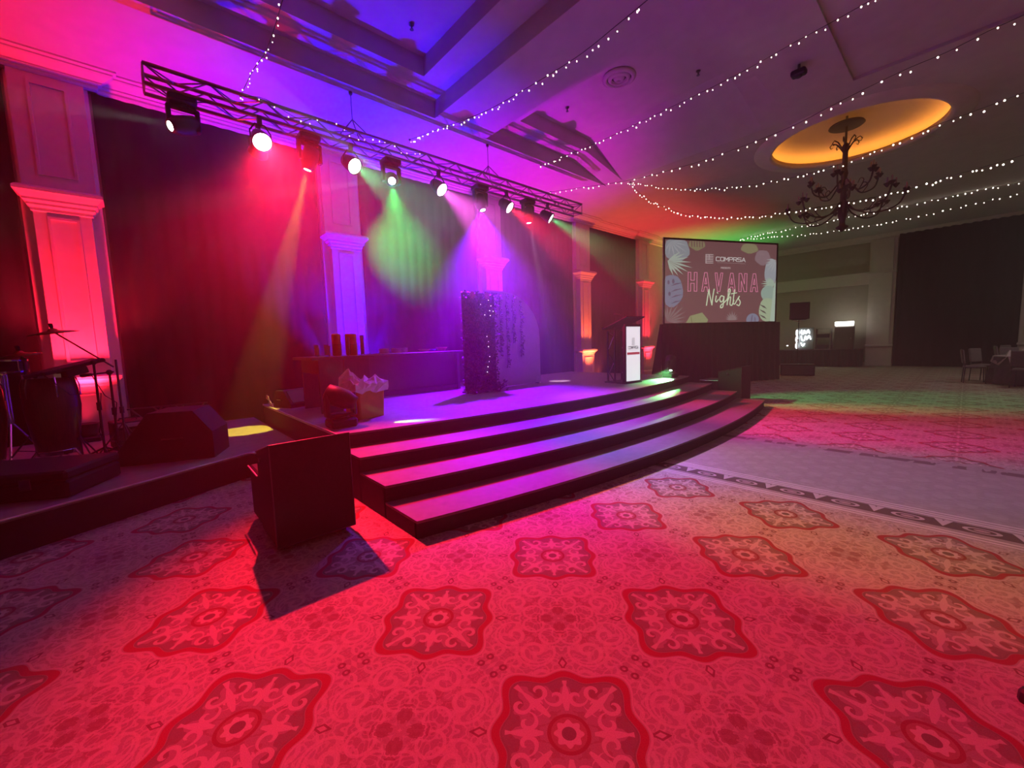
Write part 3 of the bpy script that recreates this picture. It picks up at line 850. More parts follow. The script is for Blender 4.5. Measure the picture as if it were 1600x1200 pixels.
b_ = MB(); rnd = random.Random(5); rows = []
for i in range(5):
    rows.append([(-.09 + .045 * j + rnd.uniform(-.012, .012), -.02 + rnd.uniform(-.012, .012) + i * .012, .12 - i * .045 + rnd.uniform(-.01, .01)) for j in range(5)])
for r0, r1 in zip(rows[:-1], rows[1:]): b_.quadstrip(r0, r1)
o = b_.build('cloth', pmat('pale_cloth', (.5, .42, .45), .9, noise=.1), None, loc=None); o.location = (-7.62, 1.475, .66)
md = o.modifiers.new('thickness', 'SOLIDIFY'); md.thickness = .006
tag(o, 'small pale cloth hanging over the rear near corner of the stage', 'cloth')

# ------------------------------------------------------------------ leafy panel and arch
m_leaf = pmat('dark_leaf', (0.045, 0.05, 0.035), 0.5, noise=0.4, scale=9)
m_leafpanel = pmat('panel_board', (0.03, 0.03, 0.03), 0.8, noise=0.2)
hp = thing('leafy_panel', 'tall freestanding panel covered in dark leaves with two pale flowers on top', 'panel', (-6.13, 4.73, .60), math.radians(-2))
MB().bbox(-.04, .02, -.36, .36, .02, 1.86, .01).build('board', m_leafpanel, hp)
for sy in (-.28, .28): MB().bbox(-.22, .20, sy - .03, sy + .03, 0, .03, .008).build('foot', m_black, hp)
def leaf(b_, p, d, nrm, l, w_):
    p, d, nrm = Vector(p), Vector(d).normalized(), Vector(nrm).normalized()
    s_ = d.cross(nrm).normalized()
    b_.add([p, p + d * l * .35 + s_ * w_ + nrm * l * .12, p + d * l + nrm * l * .05, p + d * l * .35 - s_ * w_ + nrm * l * .12, p + d * l * .4 + nrm * l * .04], [(0, 1, 4), (1, 2, 4), (2, 3, 4), (3, 0, 4)])
rnd = random.Random(11); b_ = MB()
for i in range(1500):
    y, z = rnd.uniform(-.385, .385), rnd.uniform(.02, 1.88)
    leaf(b_, (.015 + rnd.uniform(0, .05), y, z), (rnd.uniform(.1, 1), rnd.uniform(-1, 1), rnd.uniform(-1, .4)), (1, rnd.uniform(-.6, .6), rnd.uniform(-.3, .8)), rnd.uniform(.04, .075), rnd.uniform(.014, .024))
for i in range(160):
    z = rnd.uniform(.02, 1.88); sy = rnd.choice((-1, 1))
    leaf(b_, (rnd.uniform(-.05, .03), sy * .36, z), (rnd.uniform(-.2, .6), sy, rnd.uniform(-.8, .5)), (rnd.uniform(.2, 1), 0, 1), rnd.uniform(.03, .06), .016)
o = b_.build('leaves', m_leaf, hp); o['kind'] = 'stuff'
b_ = MB()
for i in range(160):
    y = rnd.uniform(-.25, .45)
    leaf(b_, (rnd.uniform(.05, .22), y, rnd.uniform(.01, .18)), (rnd.uniform(.1, 1), rnd.uniform(-1, 1), rnd.uniform(-.2, 1)), (rnd.uniform(.2, 1), rnd.uniform(-.5, .5), 1), rnd.uniform(.05, .10), .025)
o = b_.build('foot_leaves', m_leaf, hp); o['kind'] = 'stuff'
m_petal = pmat('pale_petal', (.6, .28, .22), .6, noise=.15)
for y0 in (-.20, .13):
    b_ = MB()
    for k in range(9):
        a = 2 * PI * k / 9
        leaf(b_, (.075, y0, 1.80), (.25, math.cos(a), math.sin(a)), (1, 0, .1), .085, .030)
    b_.sphere((.085, y0, 1.80), .018)
    b_.build('flower', m_petal, hp)
m_spark = emat('pin_light', (1, .85, 1), 6)
for (y, z) in ((.17, 1.72), (.22, 1.62), (.19, 1.53), (.27, 1.52), (.20, 1.44), (.07, 1.45), (.10, 1.05), (.13, .95), (.13, .86), (.15, .67), (.13, .58), (.10, .48), (.08, .38), (-.02, 1.64)):
    MB().sphere((0, 0, 0), .006, 6, 4).build('pin_light', m_spark, hp).location = (.085, y, z)
arch = thing('white_arch_panel', 'white freestanding panel with a rounded corner and dark hanging garlands', 'panel', (-6.44, 5.9, .60))
pts = [(-.78, .01), (.74, .01), (.74, 1.02)]
for k in range(1, 9):
    a = PI / 2 * k / 8
    pts.append((.74 - 1.05 * (1 - math.cos(a)), 1.02 + .95 * math.sin(a)))
pts += [(-.78, 1.97)]
b_ = MB(); n = len(pts)
b_.add([(-.02, y, z) for y, z in pts] + [(.02, y, z) for y, z in pts], [tuple(range(n)), tuple(range(n, 2 * n))[::-1]] + [(i, (i + 1) % n, n + (i + 1) % n, n + i) for i in range(n)])
fix_normals(b_.build('board', pmat('white_board', (.62, .58, .60), .7, noise=.05), arch))
for sy in (-.6, .6): MB().bbox(-.25, .10, sy - .03, sy + .03, 0, .025, .008).build('foot', m_black, arch)
for (y, zt, zb) in ((-.42, 1.92, .66), (-.24, 1.93, .42), (-.06, 1.92, .92), (.16, 1.80, .64)):
    g = MB(); rnd = random.Random(int(100 * zb))
    for i in range(150):
        z = rnd.uniform(zb, zt)
        leaf(g, (.03 + rnd.uniform(0, .03), y + rnd.uniform(-.035, .035) + .015 * math.sin(z * 14), z), (rnd.uniform(.1, .7), rnd.uniform(-1, 1), rnd.uniform(-1, 0)), (1, rnd.uniform(-.4, .4), .3), rnd.uniform(.035, .06), .016)
    g.tube([(.03, y, zt), (.03, y, zb)], .006, 5)
    g.build('garland', m_leaf, arch)

# ------------------------------------------------------------------ lettering helper
FONT = {
 'C': [[(1, 1), (.15, 1), (0, .85), (0, .15), (.15, 0), (1, 0)]],
 'O': [[(.15, 1), (.85, 1), (1, .85), (1, .15), (.85, 0), (.15, 0), (0, .15), (0, .85), (.15, 1)]],
 'M': [[(0, 0), (0, 1), (.5, .35), (1, 1), (1, 0)]],
 'P': [[(0, 0), (0, 1), (.85, 1), (1, .85), (1, .6), (.85, .45), (0, .45)]],
 'R': [[(0, 0), (0, 1), (.85, 1), (1, .85), (1, .6), (.85, .45), (0, .45)], [(.5, .45), (1, 0)]],
 'S': [[(1, 1), (.12, 1), (0, .88), (0, .62), (.12, .5), (.88, .5), (1, .38), (1, .12), (.88, 0), (0, 0)]],
 'A': [[(0, 0), (.5, 1), (1, 0)], [(.22, .3), (.78, .3)]],
 'E': [[(1, 1), (0, 1), (0, 0), (1, 0)], [(0, .5), (.85, .5)]],
 'N': [[(0, 0), (0, 1), (1, 0), (1, 1)]],
 'T': [[(0, 1), (1, 1)], [(.5, 1), (.5, 0)]],
}
def strokes(b_, lines, w_, th, place):
    """flat bars along polylines; place(s, t, d) -> 3D point on a plane"""
    for ln in lines:
        for i, ((x0, y0), (x1, y1)) in enumerate(zip(ln[:-1], ln[1:])):
            dx, dy = x1 - x0, y1 - y0; l = math.hypot(dx, dy) or 1e-6
            ex, ey = dx / l * w_ * .5, dy / l * w_ * .5
            nx, ny = -dy / l * w_ / 2, dx / l * w_ / 2
            q = [(x0 - ex + nx, y0 - ey + ny), (x0 - ex - nx, y0 - ey - ny), (x1 + ex - nx, y1 + ey - ny), (x1 + ex + nx, y1 + ey + ny)]
            b_.add([place(x, y, th) for x, y in q], [(0, 1, 2, 3)])
def text_lines(txt, x0, y0, x1, h, gap=.28):
    n = len(txt); cw = (x1 - x0) / (n + gap * (n - 1))
    out = []
    for i, ch in enumerate(txt):
        xo = x0 + i * cw * (1 + gap)
        for ln in FONT[ch]: out.append([(xo + px * cw, y0 + py * h) for px, py in ln])
    return out

# ------------------------------------------------------------------ lectern
lec = thing('lectern', 'black truss lectern with a lit white sign on its front', 'lectern', (-4.66, 7.57, .60), math.radians(-7))
LW, LD, LH = .50, .50, 1.22
MB().bbox(-.02, .03, -LW / 2, LW / 2, 0.005, LH, .008).build('front_frame', m_black, lec)
sign = MB().box(.030, .036, -.215, .215, .05, LH - .05).build('sign_panel', emat('lit_sign', srgb(222, 226, 232), 1.0, (.8, .8, .8), sample=True), lec)
pl = lambda s, t, d: (.0372 + d, s, t)
def lec_marks(name, col, fn):
    b_ = MB(); fn(b_); return b_.build(name, emat('ink_' + name, col, .85, (.1, .1, .1)), lec)
lec_marks('logo_mark', srgb(150, 152, 160), lambda b_: strokes(b_, [[(-.035 if q else -.045, .80 + q * .026), (.04, .80 + q * .026)] for q in range(6)] + [[(-.04, .80), (-.04, .93)]], .012, 0, pl))
for i_, ch_ in enumerate('COMPRSA'):
    lec_marks('letter', srgb(70, 66, 78), lambda b_: strokes(b_, [[(-.155 + i_ * .0463 + px * .036, .715 + py * .052) for px, py in ln] for ln in FONT[ch_]], .011, 0, pl))
lec_marks('rule', srgb(150, 150, 158), lambda b_: strokes(b_, [[(-.15, .685), (.155, .685)]], .006, 0, pl))
lec_marks('red_bar', srgb(176, 66, 82), lambda b_: b_.box(.0365, .0375, -.200, .200, .595, .645))
for (x, y) in ((-.46, -.22), (-.46, .22), (-.04, -.22), (-.04, .22), (-.27, -.22)):
    MB().rod((x, y, .0), (x, y, LH - .02 - (.10 if x < -.3 else .03)), .020, n=8).build('post', m_black, lec)
for sy in (-.22, .22):
    for (a_, c_, m_) in (((-.46, .25), (-.27, .02), m_black), ((-.44, .18), (-.30, .42), m_alu), ((-.46, .64), (-.27, .40), m_black), ((-.44, .72), (-.30, .98), m_alu), ((-.46, 1.1), (-.27, .98), m_black)):
        MB().rod((a_[0], sy, a_[1]), (c_[0], sy, c_[1]), .010, n=6).build('brace', m_, lec)
MB().bbox(-.52, .05, -.27, .27, 0, .025, .008).build('base_plate', m_black, lec)
M_ = Matrix.Translation((-.22, 0, LH + .04)) @ Matrix.Rotation(math.radians(-19), 4, 'Y')
MB().bbox(-.36, .34, -.29, .29, -.012, .012, .006, M_).build('reading_shelf', m_black, lec)
MB().bbox(-.36, -.33, -.29, .29, .012, .04, .006, M_).build('ledge', m_black, lec)
mic = thing('gooseneck_microphone', 'slim gooseneck microphone on top of the lectern', 'microphone', (-4.78, 7.44, 1.93), math.radians(-7))
MB().lathe([(.035, 0), (.035, .012), (.012, .018)], n=12).build('base', m_black, mic)
MB().tube([(0, 0, .015), (-.01, 0, .06), (-.06, -.03, .10), (-.16, -.06, .115)], .006, 6).build('neck', m_black, mic)
MB().sphere((-.175, -.064, .116), .014, 8, 6).build('capsule', m_metal, mic)

# ------------------------------------------------------------------ projection screen
pR, pL = Vector((-4.32, 15.8, 0)), Vector((-6.20, 11.78, 0))
dirv = (pR - pL); SWID = dirv.length; ang = math.atan2(dirv.y, dirv.x)
scr = thing('projection_screen', 'large framed projection screen showing a Havana Nights slide above a black skirt', 'screen', pL, ang)
# local: x along the screen, -y towards the stage front, z up
Z0, Z1 = 1.93, 4.50
FR = .055
b_ = MB()
b_.bbox(0, SWID, -.03, .03, Z1 - FR, Z1, .008); b_.build('frame_rail', m_black, scr)
MB().bbox(0, SWID, -.03, .03, Z0 - .02, Z0 + FR - .02, .008).build('frame_rail', m_black, scr)
MB().bbox(0, FR, -.03, .03, Z0, Z1, .008).build('frame_post', m_black, scr)
MB().bbox(SWID - FR, SWID, -.03, .03, Z0, Z1, .008).build('frame_post', m_black, scr)
MB().tube([(-.012, -.02, .9), (-.012, -.02, Z1)], .014, 6).build('edge_post', m_silver, scr)
for x in (.35, SWID - .35):
    MB().tube([(x, .9, .02), (x, .05, 1.6)], .022, 6).build('stay', m_metal, scr)
    MB().tube([(x, -.05, .02), (x, .95, .02)], .022, 6).build('foot', m_metal, scr)
    MB().tube([(x, .02, .02), (x, .02, Z0)], .025, 6).build('leg', m_metal, scr)
SX0, SX1, SZ0, SZ1 = FR, SWID - FR, Z0 + FR - .02, Z1 - FR
BRI = 1.0
MB().box(SX0, SX1, -.012, -.004, SZ0, SZ1).build('screen_surface', emat('slide_background', srgb(104, 70, 72), BRI, (.02, .02, .02), sample=True), scr)
def spl(s, t, d): return (SX0 + s * (SX1 - SX0), -.0135 - d, SZ0 + t * (SZ1 - SZ0))
def cx(x): return (x - 125) / 1145.0
def cy(y): return 1 - (y - 160) / 870.0
ASP = (SX1 - SX0) / (SZ1 - SZ0)
def splh(x, y, d): return spl(cx(x), cy(y), d)       # slide layout units
def clampx(p): return (max(126, min(1269, p[0])), max(161, min(1029, p[1])))
layer = [0]
def slide_shape(name, polys, col, strength=1.0):
    layer[0] += 1
    b_ = MB()
    for poly in polys:
        b_.add([splh(*clampx(p), layer[0] * .0003) for p in poly], [tuple(range(len(poly)))])
    return b_.build(name, emat('slide_ink_%d' % layer[0], srgb(*col), strength * BRI, (.02, .02, .02)), scr)
def frond(x, y, a0, n, spread, l, w_, curve=0.0):
    out = []
    for i in range(n):
        a = math.radians(a0 + spread * (i / (n - 1) - .5))
        ll = l * (1 - .35 * abs(i / (n - 1) - .5) * 2)
        dx, dy = math.cos(a), math.sin(a)
        out.append([(x, y), (x + dx * ll * .5 - dy * w_, y + dy * ll * .5 + dx * w_), (x + dx * ll, y + dy * ll), (x + dx * ll * .5 + dy * w_, y + dy * ll * .5 - dx * w_)])
    return out
def blob(cx_, cy_, rx, ry, n=18, wob=.0, ph=0):
    return [(cx_ + rx * (1 + wob * math.sin(5 * t + ph)) * math.cos(t), cy_ + ry * (1 + wob * math.sin(5 * t + ph)) * math.sin(t)) for t in (2 * PI * i / n for i in range(n))]
slide_shape('slide_leaf', [blob(235, 260, 125, 130, wob=.06)] , (128, 132, 138))
slide_shape('slide_leaf_rib', frond(180, 180, 45, 8, 150, 190, 8), (146, 148, 152))
slide_shape('slide_leaf', frond(150, 380, 15, 9, 110, 250, 11), (150, 162, 150))
slide_shape('slide_leaf', [blob(430, 190, 80, 70, wob=.08)], (122, 114, 86))
slide_shape('slide_leaf_slot', [[(372 + 26 * k, 160), (384 + 26 * k, 160), (384 + 26 * k, 225), (376 + 26 * k, 225)] for k in range(5)], (104, 72, 72))
slide_shape('slide_leaf', [blob(190, 690, 110, 170, wob=.03)], (112, 114, 134))
slide_shape('slide_leaf_slot', [[(300, 600 + 62 * k), (225, 610 + 62 * k), (180, 640 + 62 * k), (228, 626 + 62 * k)] for k in range(4)] + [blob(205, 590, 12, 26), blob(160, 600, 10, 22), blob(170, 720, 12, 22)], (92, 80, 100))
slide_shape('slide_leaf', frond(150, 1010, -45, 9, 120, 230, 10), (118, 100, 100))
slide_shape('slide_leaf', [[(330, 1029), (370, 955), (490, 920), (552, 1000), (540, 1029)]], (132, 136, 98))
slide_shape('slide_leaf_slot', [[(385, 1029), (375, 960), (382, 958), (394, 1029)]], (112, 104, 76))
slide_shape('slide_leaf', frond(800, 1010, -90, 9, 150, 110, 8), (130, 112, 112))
slide_shape('slide_leaf', [blob(1022, 1010, 70, 75)], (118, 121, 140))
slide_shape('slide_leaf_slot', [[(1000, 1029), (1010, 960), (1024, 950), (1016, 1029)], [(1042, 1029), (1040, 970), (1054, 985), (1058, 1029)]], (104, 92, 112))
slide_shape('slide_leaf', [blob(1210, 470, 70, 160, wob=.04)], (142, 146, 152))
slide_shape('slide_leaf', [blob(1115, 310, 85, 85, wob=.05)], (128, 104, 110))
slide_shape('slide_leaf', [blob(970, 215, 92, 55, wob=.06)], (126, 120, 90))
slide_shape('slide_leaf', frond(1262, 600, 180, 9, 90, 165, 10), (150, 168, 150))
slide_shape('slide_leaf', [blob(1190, 710, 85, 90)], (136, 156, 144))
slide_shape('slide_leaf_rib', frond(1265, 330, 120, 8, 120, 170, 7), (158, 160, 160))
slide_shape('slide_leaf', [blob(1180, 900, 92, 140, wob=.03)], (150, 166, 136))
slide_shape('slide_leaf_slot', [[(1088, 830 + 58 * k), (1150, 855 + 58 * k), (1175, 885 + 58 * k), (1135, 868 + 58 * k)] for k in range(4)], (84, 78, 74))
slide_shape('slide_leaf', [[(1245, 640), (1269, 560), (1269, 1029), (1215, 1029)]], (158, 176, 160))
def slide_text(name, lines, col, w_, strength=1.0):
    layer[0] += 1
    b_ = MB()
    # layout units are not square on the screen: widen strokes evenly by working in metres
    pl_ = lambda x, y, d: splh(x, y, d)
    strokes(b_, lines, w_, layer[0] * .0003, pl_)
    return b_.build(name, emat('slide_text_%d' % layer[0], srgb(*col), strength * BRI, (.02, .02, .02)), scr)
def flip(lines): return [[(x, y) for x, y in ln] for ln in lines]
def tl(txt, x0, ybot, x1, h, gap=.28): return [[(x, ybot - (y)) for x, y in ln] for ln in text_lines(txt, x0, 0, x1, h, gap)]
slide_text('logo_mark', [[(518, 300 + 18 * k), (590, 298 + 18 * k)] for k in range(6)] + [[(520, 300), (520, 390)], [(552, 300), (552, 345)]], (168, 152, 152), 8)
def word(name, txt, x0, ybot, x1, h, col, w_, gap=.28):
    n = len(txt); cw = (x1 - x0) / (n + gap * (n - 1))
    for i_, ch_ in enumerate(txt):
        xo = x0 + i_ * cw * (1 + gap)
        slide_text(name, [[(xo + px * cw, ybot - py * h) for px, py in ln] for ln in FONT[ch_]], col, w_)
word('letter', 'COMPRSA', 622, 362, 925, 40, (190, 182, 180), 7)
slide_text('rule', [[(632, 380), (925, 384)]], (140, 118, 118), 4)
word('letter', 'PRESENTS', 672, 444, 768, 16, (164, 144, 144), 4, .35)
# outlined neon capitals: an outer and an inner contour for each letter
def outline(letter, x0, x1, yt, yb):
    w_ = x1 - x0; h = yb - yt; st = .30
    P = lambda u, v: (x0 + u * w_, yb - v * h)
    if letter == 'H':
        c = [(0, 0), (0, 1), (st, 1), (st, .58), (1 - st, .58), (1 - st, 1), (1, 1), (1, 0), (1 - st, 0), (1 - st, .42), (st, .42), (st, 0), (0, 0)]
        return [[P(*p) for p in c]]
    if letter == 'A':
        c = [(0, 0), (.34, 1), (.66, 1), (1, 0), (.74, 0), (.66, .24), (.34, .24), (.26, 0), (0, 0)]
        return [[P(*p) for p in c], [P(.38, .40), P(.5, .72), P(.62, .40), P(.38, .40)]]
    if letter == 'V':
        c = [(0, 1), (.34, 0), (.66, 0), (1, 1), (.74, 1), (.5, .28), (.26, 1), (0, 1)]
        return [[P(*p) for p in c]]
    if letter == 'N':
        c = [(0, 0), (0, 1), (.30, 1), (.70, .42), (.70, 1), (1, 1), (1, 0), (.70, 0), (.30, .58), (.30, 0), (0, 0)]
        return [[P(*p) for p in c]]
for ch, x0, x1 in (('H', 345, 432), ('A', 480, 560), ('V', 612, 692), ('A', 745, 826), ('N', 862, 946), ('A', 986, 1068)):
    slide_text('neon_letter', outline(ch, x0, x1, 492, 692), (216, 124, 158), 5.5)
def curve(pts, n=6):
    out = []
    P = [pts[0]] + pts + [pts[-1]]
    for i in range(1, len(P) - 2):
        p0, p1, p2, p3 = P[i - 1], P[i], P[i + 1], P[i + 2]
        for k in range(n):
            t = k / n
            f = lambda a, b, c, d: .5 * (2 * b + (c - a) * t + (2 * a - 5 * b + 4 * c - d) * t * t + (3 * b - a - 3 * c + d) * t ** 3)
            out.append((f(p0[0], p1[0], p2[0], p3[0]), f(p0[1], p1[1], p2[1], p3[1])))
    return out + [pts[-1]]
script = [curve([(530, 842), (540, 760), (552, 672)]), curve([(552, 672), (565, 750), (585, 838)]), curve([(585, 838), (592, 760), (604, 668)]),
          curve([(628, 742), (622, 790), (632, 806), (650, 780)]), curve([(638, 704), (642, 710)]),
          curve([(706, 748), (680, 740), (664, 772), (676, 806), (698, 790), (708, 748), (704, 810), (696, 862), (676, 868), (678, 842), (712, 812), (738, 782)]),
          curve([(738, 782), (764, 720), (772, 674), (756, 670), (750, 740), (742, 838)]), curve([(744, 806), (764, 756), (778, 760), (772, 830), (792, 842), (812, 790)]),
          curve([(818, 672), (808, 760), (806, 820), (822, 828), (842, 792)]), curve([(786, 716), (838, 706)]),
          curve([(842, 792), (868, 746), (860, 770), (880, 806), (868, 846), (844, 836)])]
for a_, b__ in ((0, 3), (3, 5), (5, 6), (6, 8), (8, 10), (10, 11)):
    slide_text('script_letter', script[a_:b__], (190, 206, 172), 10)
# skirt: gathered black cloth below the screen
b_ = MB(); rows = []
n = 150
for z, k in ((0.02, 1.25), (.9, 1.0), (Z0 + .01, .5)):
    row = []
    for i in range(n + 1):
        x = -.10 + (SWID + .20) * i / n
        row.append((x, -.075 + .028 * k * math.sin(i * .83 + .6 * math.sin(i * .21)) + (-.03 if z < .1 else 0), z))
    rows.append(row)
b_.quadstrip(rows[0], rows[1]); b_.quadstrip(rows[1], rows[2])
o = b_.build('skirt', m_blackcloth, scr, smooth=True)
for x in (-.10, SWID + .10):
    MB().add([(x, -.075, .02), (x, .5, .02), (x + (.02 if x < 0 else -.06), .03, Z0 + .01), (x, -.075, Z0 + .01)], [(0, 1, 2, 3)]).build('skirt_return', m_blackcloth, scr)

# ------------------------------------------------------------------ far corner: speaker, DJ table, neon, lamp
sub = thing('subwoofer', 'low black subwoofer on the carpet beside the screen', 'speaker', (-4.15, 17.9, 0), math.radians(15))
MB().bbox(-.52, .52, -.30, .30, .012, .42, .015).build('cabinet', m_black, sub)
MB().bbox(-.47, .47, -.315, -.30, .05, .38, .004).build('grille', m_metal, sub)
for sx in (-.4, .4):
    for sy in (-.22, .22): MB().rod((sx, sy, 0), (sx, sy, .015), .025, n=8).build('foot', m_black, sub)
MB().lathe([(.07, .42), (.07, .426), (.022, .43)], n=12).build('pole_socket', m_metal, sub)
pole = thing('speaker_pole', 'thin black pole standing in the subwoofer', 'pole', (-4.15, 17.9, .43))
MB().rod((0, 0, 0), (0, 0, .85), .019, n=8).build('lower_tube', m_black, pole)
MB().rod((0, 0, .85), (0, 0, 1.62), .015, n=8).build('upper_tube', m_black, pole)
MB().rod((0, 0, .83), (0, 0, .90), .027, n=8).build('collar', m_metal, pole)
spk = thing('loudspeaker', 'black loudspeaker box on top of the thin pole', 'speaker', (-4.15, 17.9, 2.05), math.radians(18))
b_ = MB()
pts = [(-.25, .20), (-.30, -.18), (.30, -.18), (.25, .20)]
b_.prism(pts, 0, .60); fix_normals(b_.build('cabinet', m_black, spk))
MB().bbox(-.27, .27, -.19, -.18, .03, .57, .004).build('grille', m_metal, spk)
MB().tube([(-.20, -.05, -.02), (0, 0, -.10), (.20, -.05, -.02)], .016, 6).build('bracket', m_silver, spk)
MB().bbox(-.22, .22, -.10, .10, -.03, 0, .008).build('bracket_plate', m_metal, spk)

dj = thing('draped_table', 'long table under a black cloth against the far wall', 'table', (-4.75, 23.55, 0))
MB().bbox(-1.65, 1.65, -.38, .38, .72, .76, .01).build('table_top', m_bar, dj)
b_ = MB(); n = 160; rows = []
for z, k in ((.02, 1.2), (.76, .5)):
    rows.append([(-1.68 + 3.36 * i / n, -.42 + .022 * k * math.sin(i * .9 + .5 * math.sin(i * .3)), z) for i in range(n + 1)])
b_.quadstrip(rows[0], rows[1]); b_.add([(-1.68, -.42, .766), (1.68, -.42, .766), (1.68, .40, .766), (-1.68, .40, .766)], [(0, 1, 2, 3)])
b_.add([(-1.68, -.42, .02), (-1.68, .40, .02), (-1.68, .40, .766), (-1.68, -.42, .766)], [(0, 1, 2, 3)]).add([(1.68, -.42, .02), (1.68, .40, .02), (1.68, .40, .766), (1.68, -.42, .766)], [(0, 1, 2, 3)])
b_.build('cloth', m_blackcloth, dj)
for sx in (-1.5, 1.5):
    for sy in (-.3, .3): MB().rod((sx, sy, 0), (sx, sy, .72), .02, n=8).build('leg', m_metal, dj)
neon = thing('light_sign', 'glowing white stacked lettering sign standing on the black table', 'sign', (-5.20, 23.55, .766), math.radians(-6))
m_neon = emat('white_neon', (.92, .97, 1.0), 9, (.8, .8, .8), sample=True)
MB().bbox(-.36, .36, .0, .03, .02, 1.05, .008).build('back_board', pmat('grey_board', (.25, .27, .28), .5, noise=.1), neon)
MB().bbox(-.38, .38, -.08, .10, 0, .03, .008).build('base', m_black, neon)
b_ = MB()
for q in range(3):
    z = .20 + q * .31
    b_.tube([(-.30 + .03 * math.cos(a), -.03, z + .11 * math.sin(a)) for a in [2 * PI * k / 10 for k in range(11)]], .035, 6)
b_.build('bright_column', m_neon, neon)
for q, (z, shp) in enumerate(((.85, [(-.12, .1), (-.14, -.05), (-.05, -.1), (-.02, .08), (.06, -.08), (.14, .09), (.20, -.08)]), (.55, [(-.14, .12), (-.10, -.08), (0, -.10), (.04, .10), (.10, -.06), (.18, .12), (.26, -.06)]), (.26, [(-.14, .08), (-.06, -.08), (.02, .05)]))):
    MB().tube([(x, -.03, z + dz) for x, dz in curve(shp, 4)], .018, 6).build('tube_letter', m_neon, neon)
for k, (x, z0, z1) in enumerate(((-4.62, 1.0, 1.80), )):
    t = thing('equipment_rack', 'pale shelf frame of equipment beside the glowing sign', 'rack', (-4.48, 23.6, .766))
    for sx in (-.28, .28):
        MB().bbox(sx - .02, sx + .02, -.18, .18, 0, .98, .006).build('side_panel', pmat('grey_panel', (.30, .29, .28), .6, noise=.1), t)
    for z in (.02, .52, .96): MB().bbox(-.28, .28, -.18, .18, z - .012, z + .012, .004).build('shelf', pmat('grey_panel', (.30, .29, .28), .6), t)
    MB().bbox(-.24, .24, -.15, .15, .55, .72, .01).build('device', m_fixture, t)
    MB().bbox(-.20, .20, -.15, .12, .04, .22, .01).build('device', m_fixture, t)
t = thing('cabinet_box', 'tall grey cabinet standing on the black table under the bright lamp', 'cabinet', (-3.72, 23.62, .766))
MB().bbox(-.34, .34, -.16, .16, 0, 1.02, .01).build('body', pmat('brown_panel', (.12, .10, .09), .6, noise=.1), t)
MB().bbox(-.31, .31, -.172, -.16, .04, .98, .004).build('door', pmat('brown_panel', (.12, .10, .09), .6), t)
MB().rod((.26, -.172, .5), (.26, -.195, .5), .014, n=8).build('knob', m_silver, t)
t = thing('tube_lamp', 'bright white tube lamp on top of the tall grey cabinet', 'lamp', (-3.72, 23.55, 1.79))
MB().bbox(-.34, .34, -.03, .05, 0, .05, .008).build('housing', m_white, t)
MB().rod((-.33, -.04, .14), (.33, -.04, .14), .085, n=12).build('tube', emat('tube_glow', (1, .97, .88), 9, (.8, .8, .8), sample=True), t)
t = thing('desk_lamp', 'small lit desk lamp at the screen end of the black table', 'lamp', (-5.98, 23.45, .766))
MB().lathe([(.07, 0), (.07, .015), (.02, .025)], n=12).build('base', m_metal, t)
MB().tube([(0, 0, .02), (.03, 0, .15), (.10, 0, .28)], .010, 6).build('stem', m_metal, t)
MB().lathe([(.03, .0), (.055, -.06)], c=(.11, 0, .28), n=10).build('shade', m_metal, t)
MB().sphere((.11, 0, .22), .035, 8, 6).build('bulb', emat('desk_bulb', (1, 1, 1), 12), t)

# ------------------------------------------------------------------ round tables and chairs at the right
m_cloth_dark = pmat('table_cloth', (.10, .075, .08), .9, noise=.15, scale=8)
m_cloth_pale = pmat('pale_overlay', (.42, .33, .34), .9, noise=.08, scale=8)
m_chair = pmat('chair_fabric', (.16, .13, .13), .8, noise=.15, scale=20)
def round_table(loc, label):
    t = thing('round_table', label, 'table', loc, group='round banquet tables')
    MB().lathe([(.04, .0), (.30, .01), (.30, .03), (.045, .06), (.045, .71), (.70, .72), (.76, .725), (.76, .745), (.001, .745)], n=32).build('frame', m_bar, t)
    n = 72
    rows = []
    for z, r, k in ((.751, .02, 0), (.751, .765, 0), (.74, .785, 0), (.42, .83, .03), (.03, .87, .055)):
        rows.append([(((r + k * math.sin(a * 14)) * math.cos(a)), ((r + k * math.sin(a * 14)) * math.sin(a)), z) for a in [2 * PI * i / n for i in range(n + 1)]])
    b_ = MB()
    for r0, r1 in zip(rows[:-1], rows[1:]): b_.quadstrip(r0, r1)
    b_.build('tablecloth', m_cloth_dark, t, smooth=True)
    b_ = MB()
    def sq(h, z, drop): return [(h * c, h * s_, z - drop * (abs(c) > .9 and abs(s_) > .9)) for c, s_ in ((1, 1), (-1, 1), (-1, -1), (1, -1), (1, 1))]
    b_.add([(x, y, .757) for x, y in ((.56, .56), (-.56, .56), (-.56, -.56), (.56, -.56))], [(0, 1, 2, 3)])
    for k in range(4):
        a = k * PI / 2
        M = Matrix.Rotation(a, 4, 'Z')
        b_.add([M @ Vector(p) for p in ((.56, .56, .757), (.80, .0, .757), (.56, -.56, .757))], [(0, 1, 2)])
        b_.add([M @ Vector(p) for p in ((.80, .0, .757), (.56, .56, .757), (.70, .50, .52), (.84, .02, .60), (.70, -.50, .52), (.56, -.56, .757))], [(0, 1, 2, 3), (0, 3, 4, 5)])
    b_.build('overlay', m_cloth_pale, t)
    return t
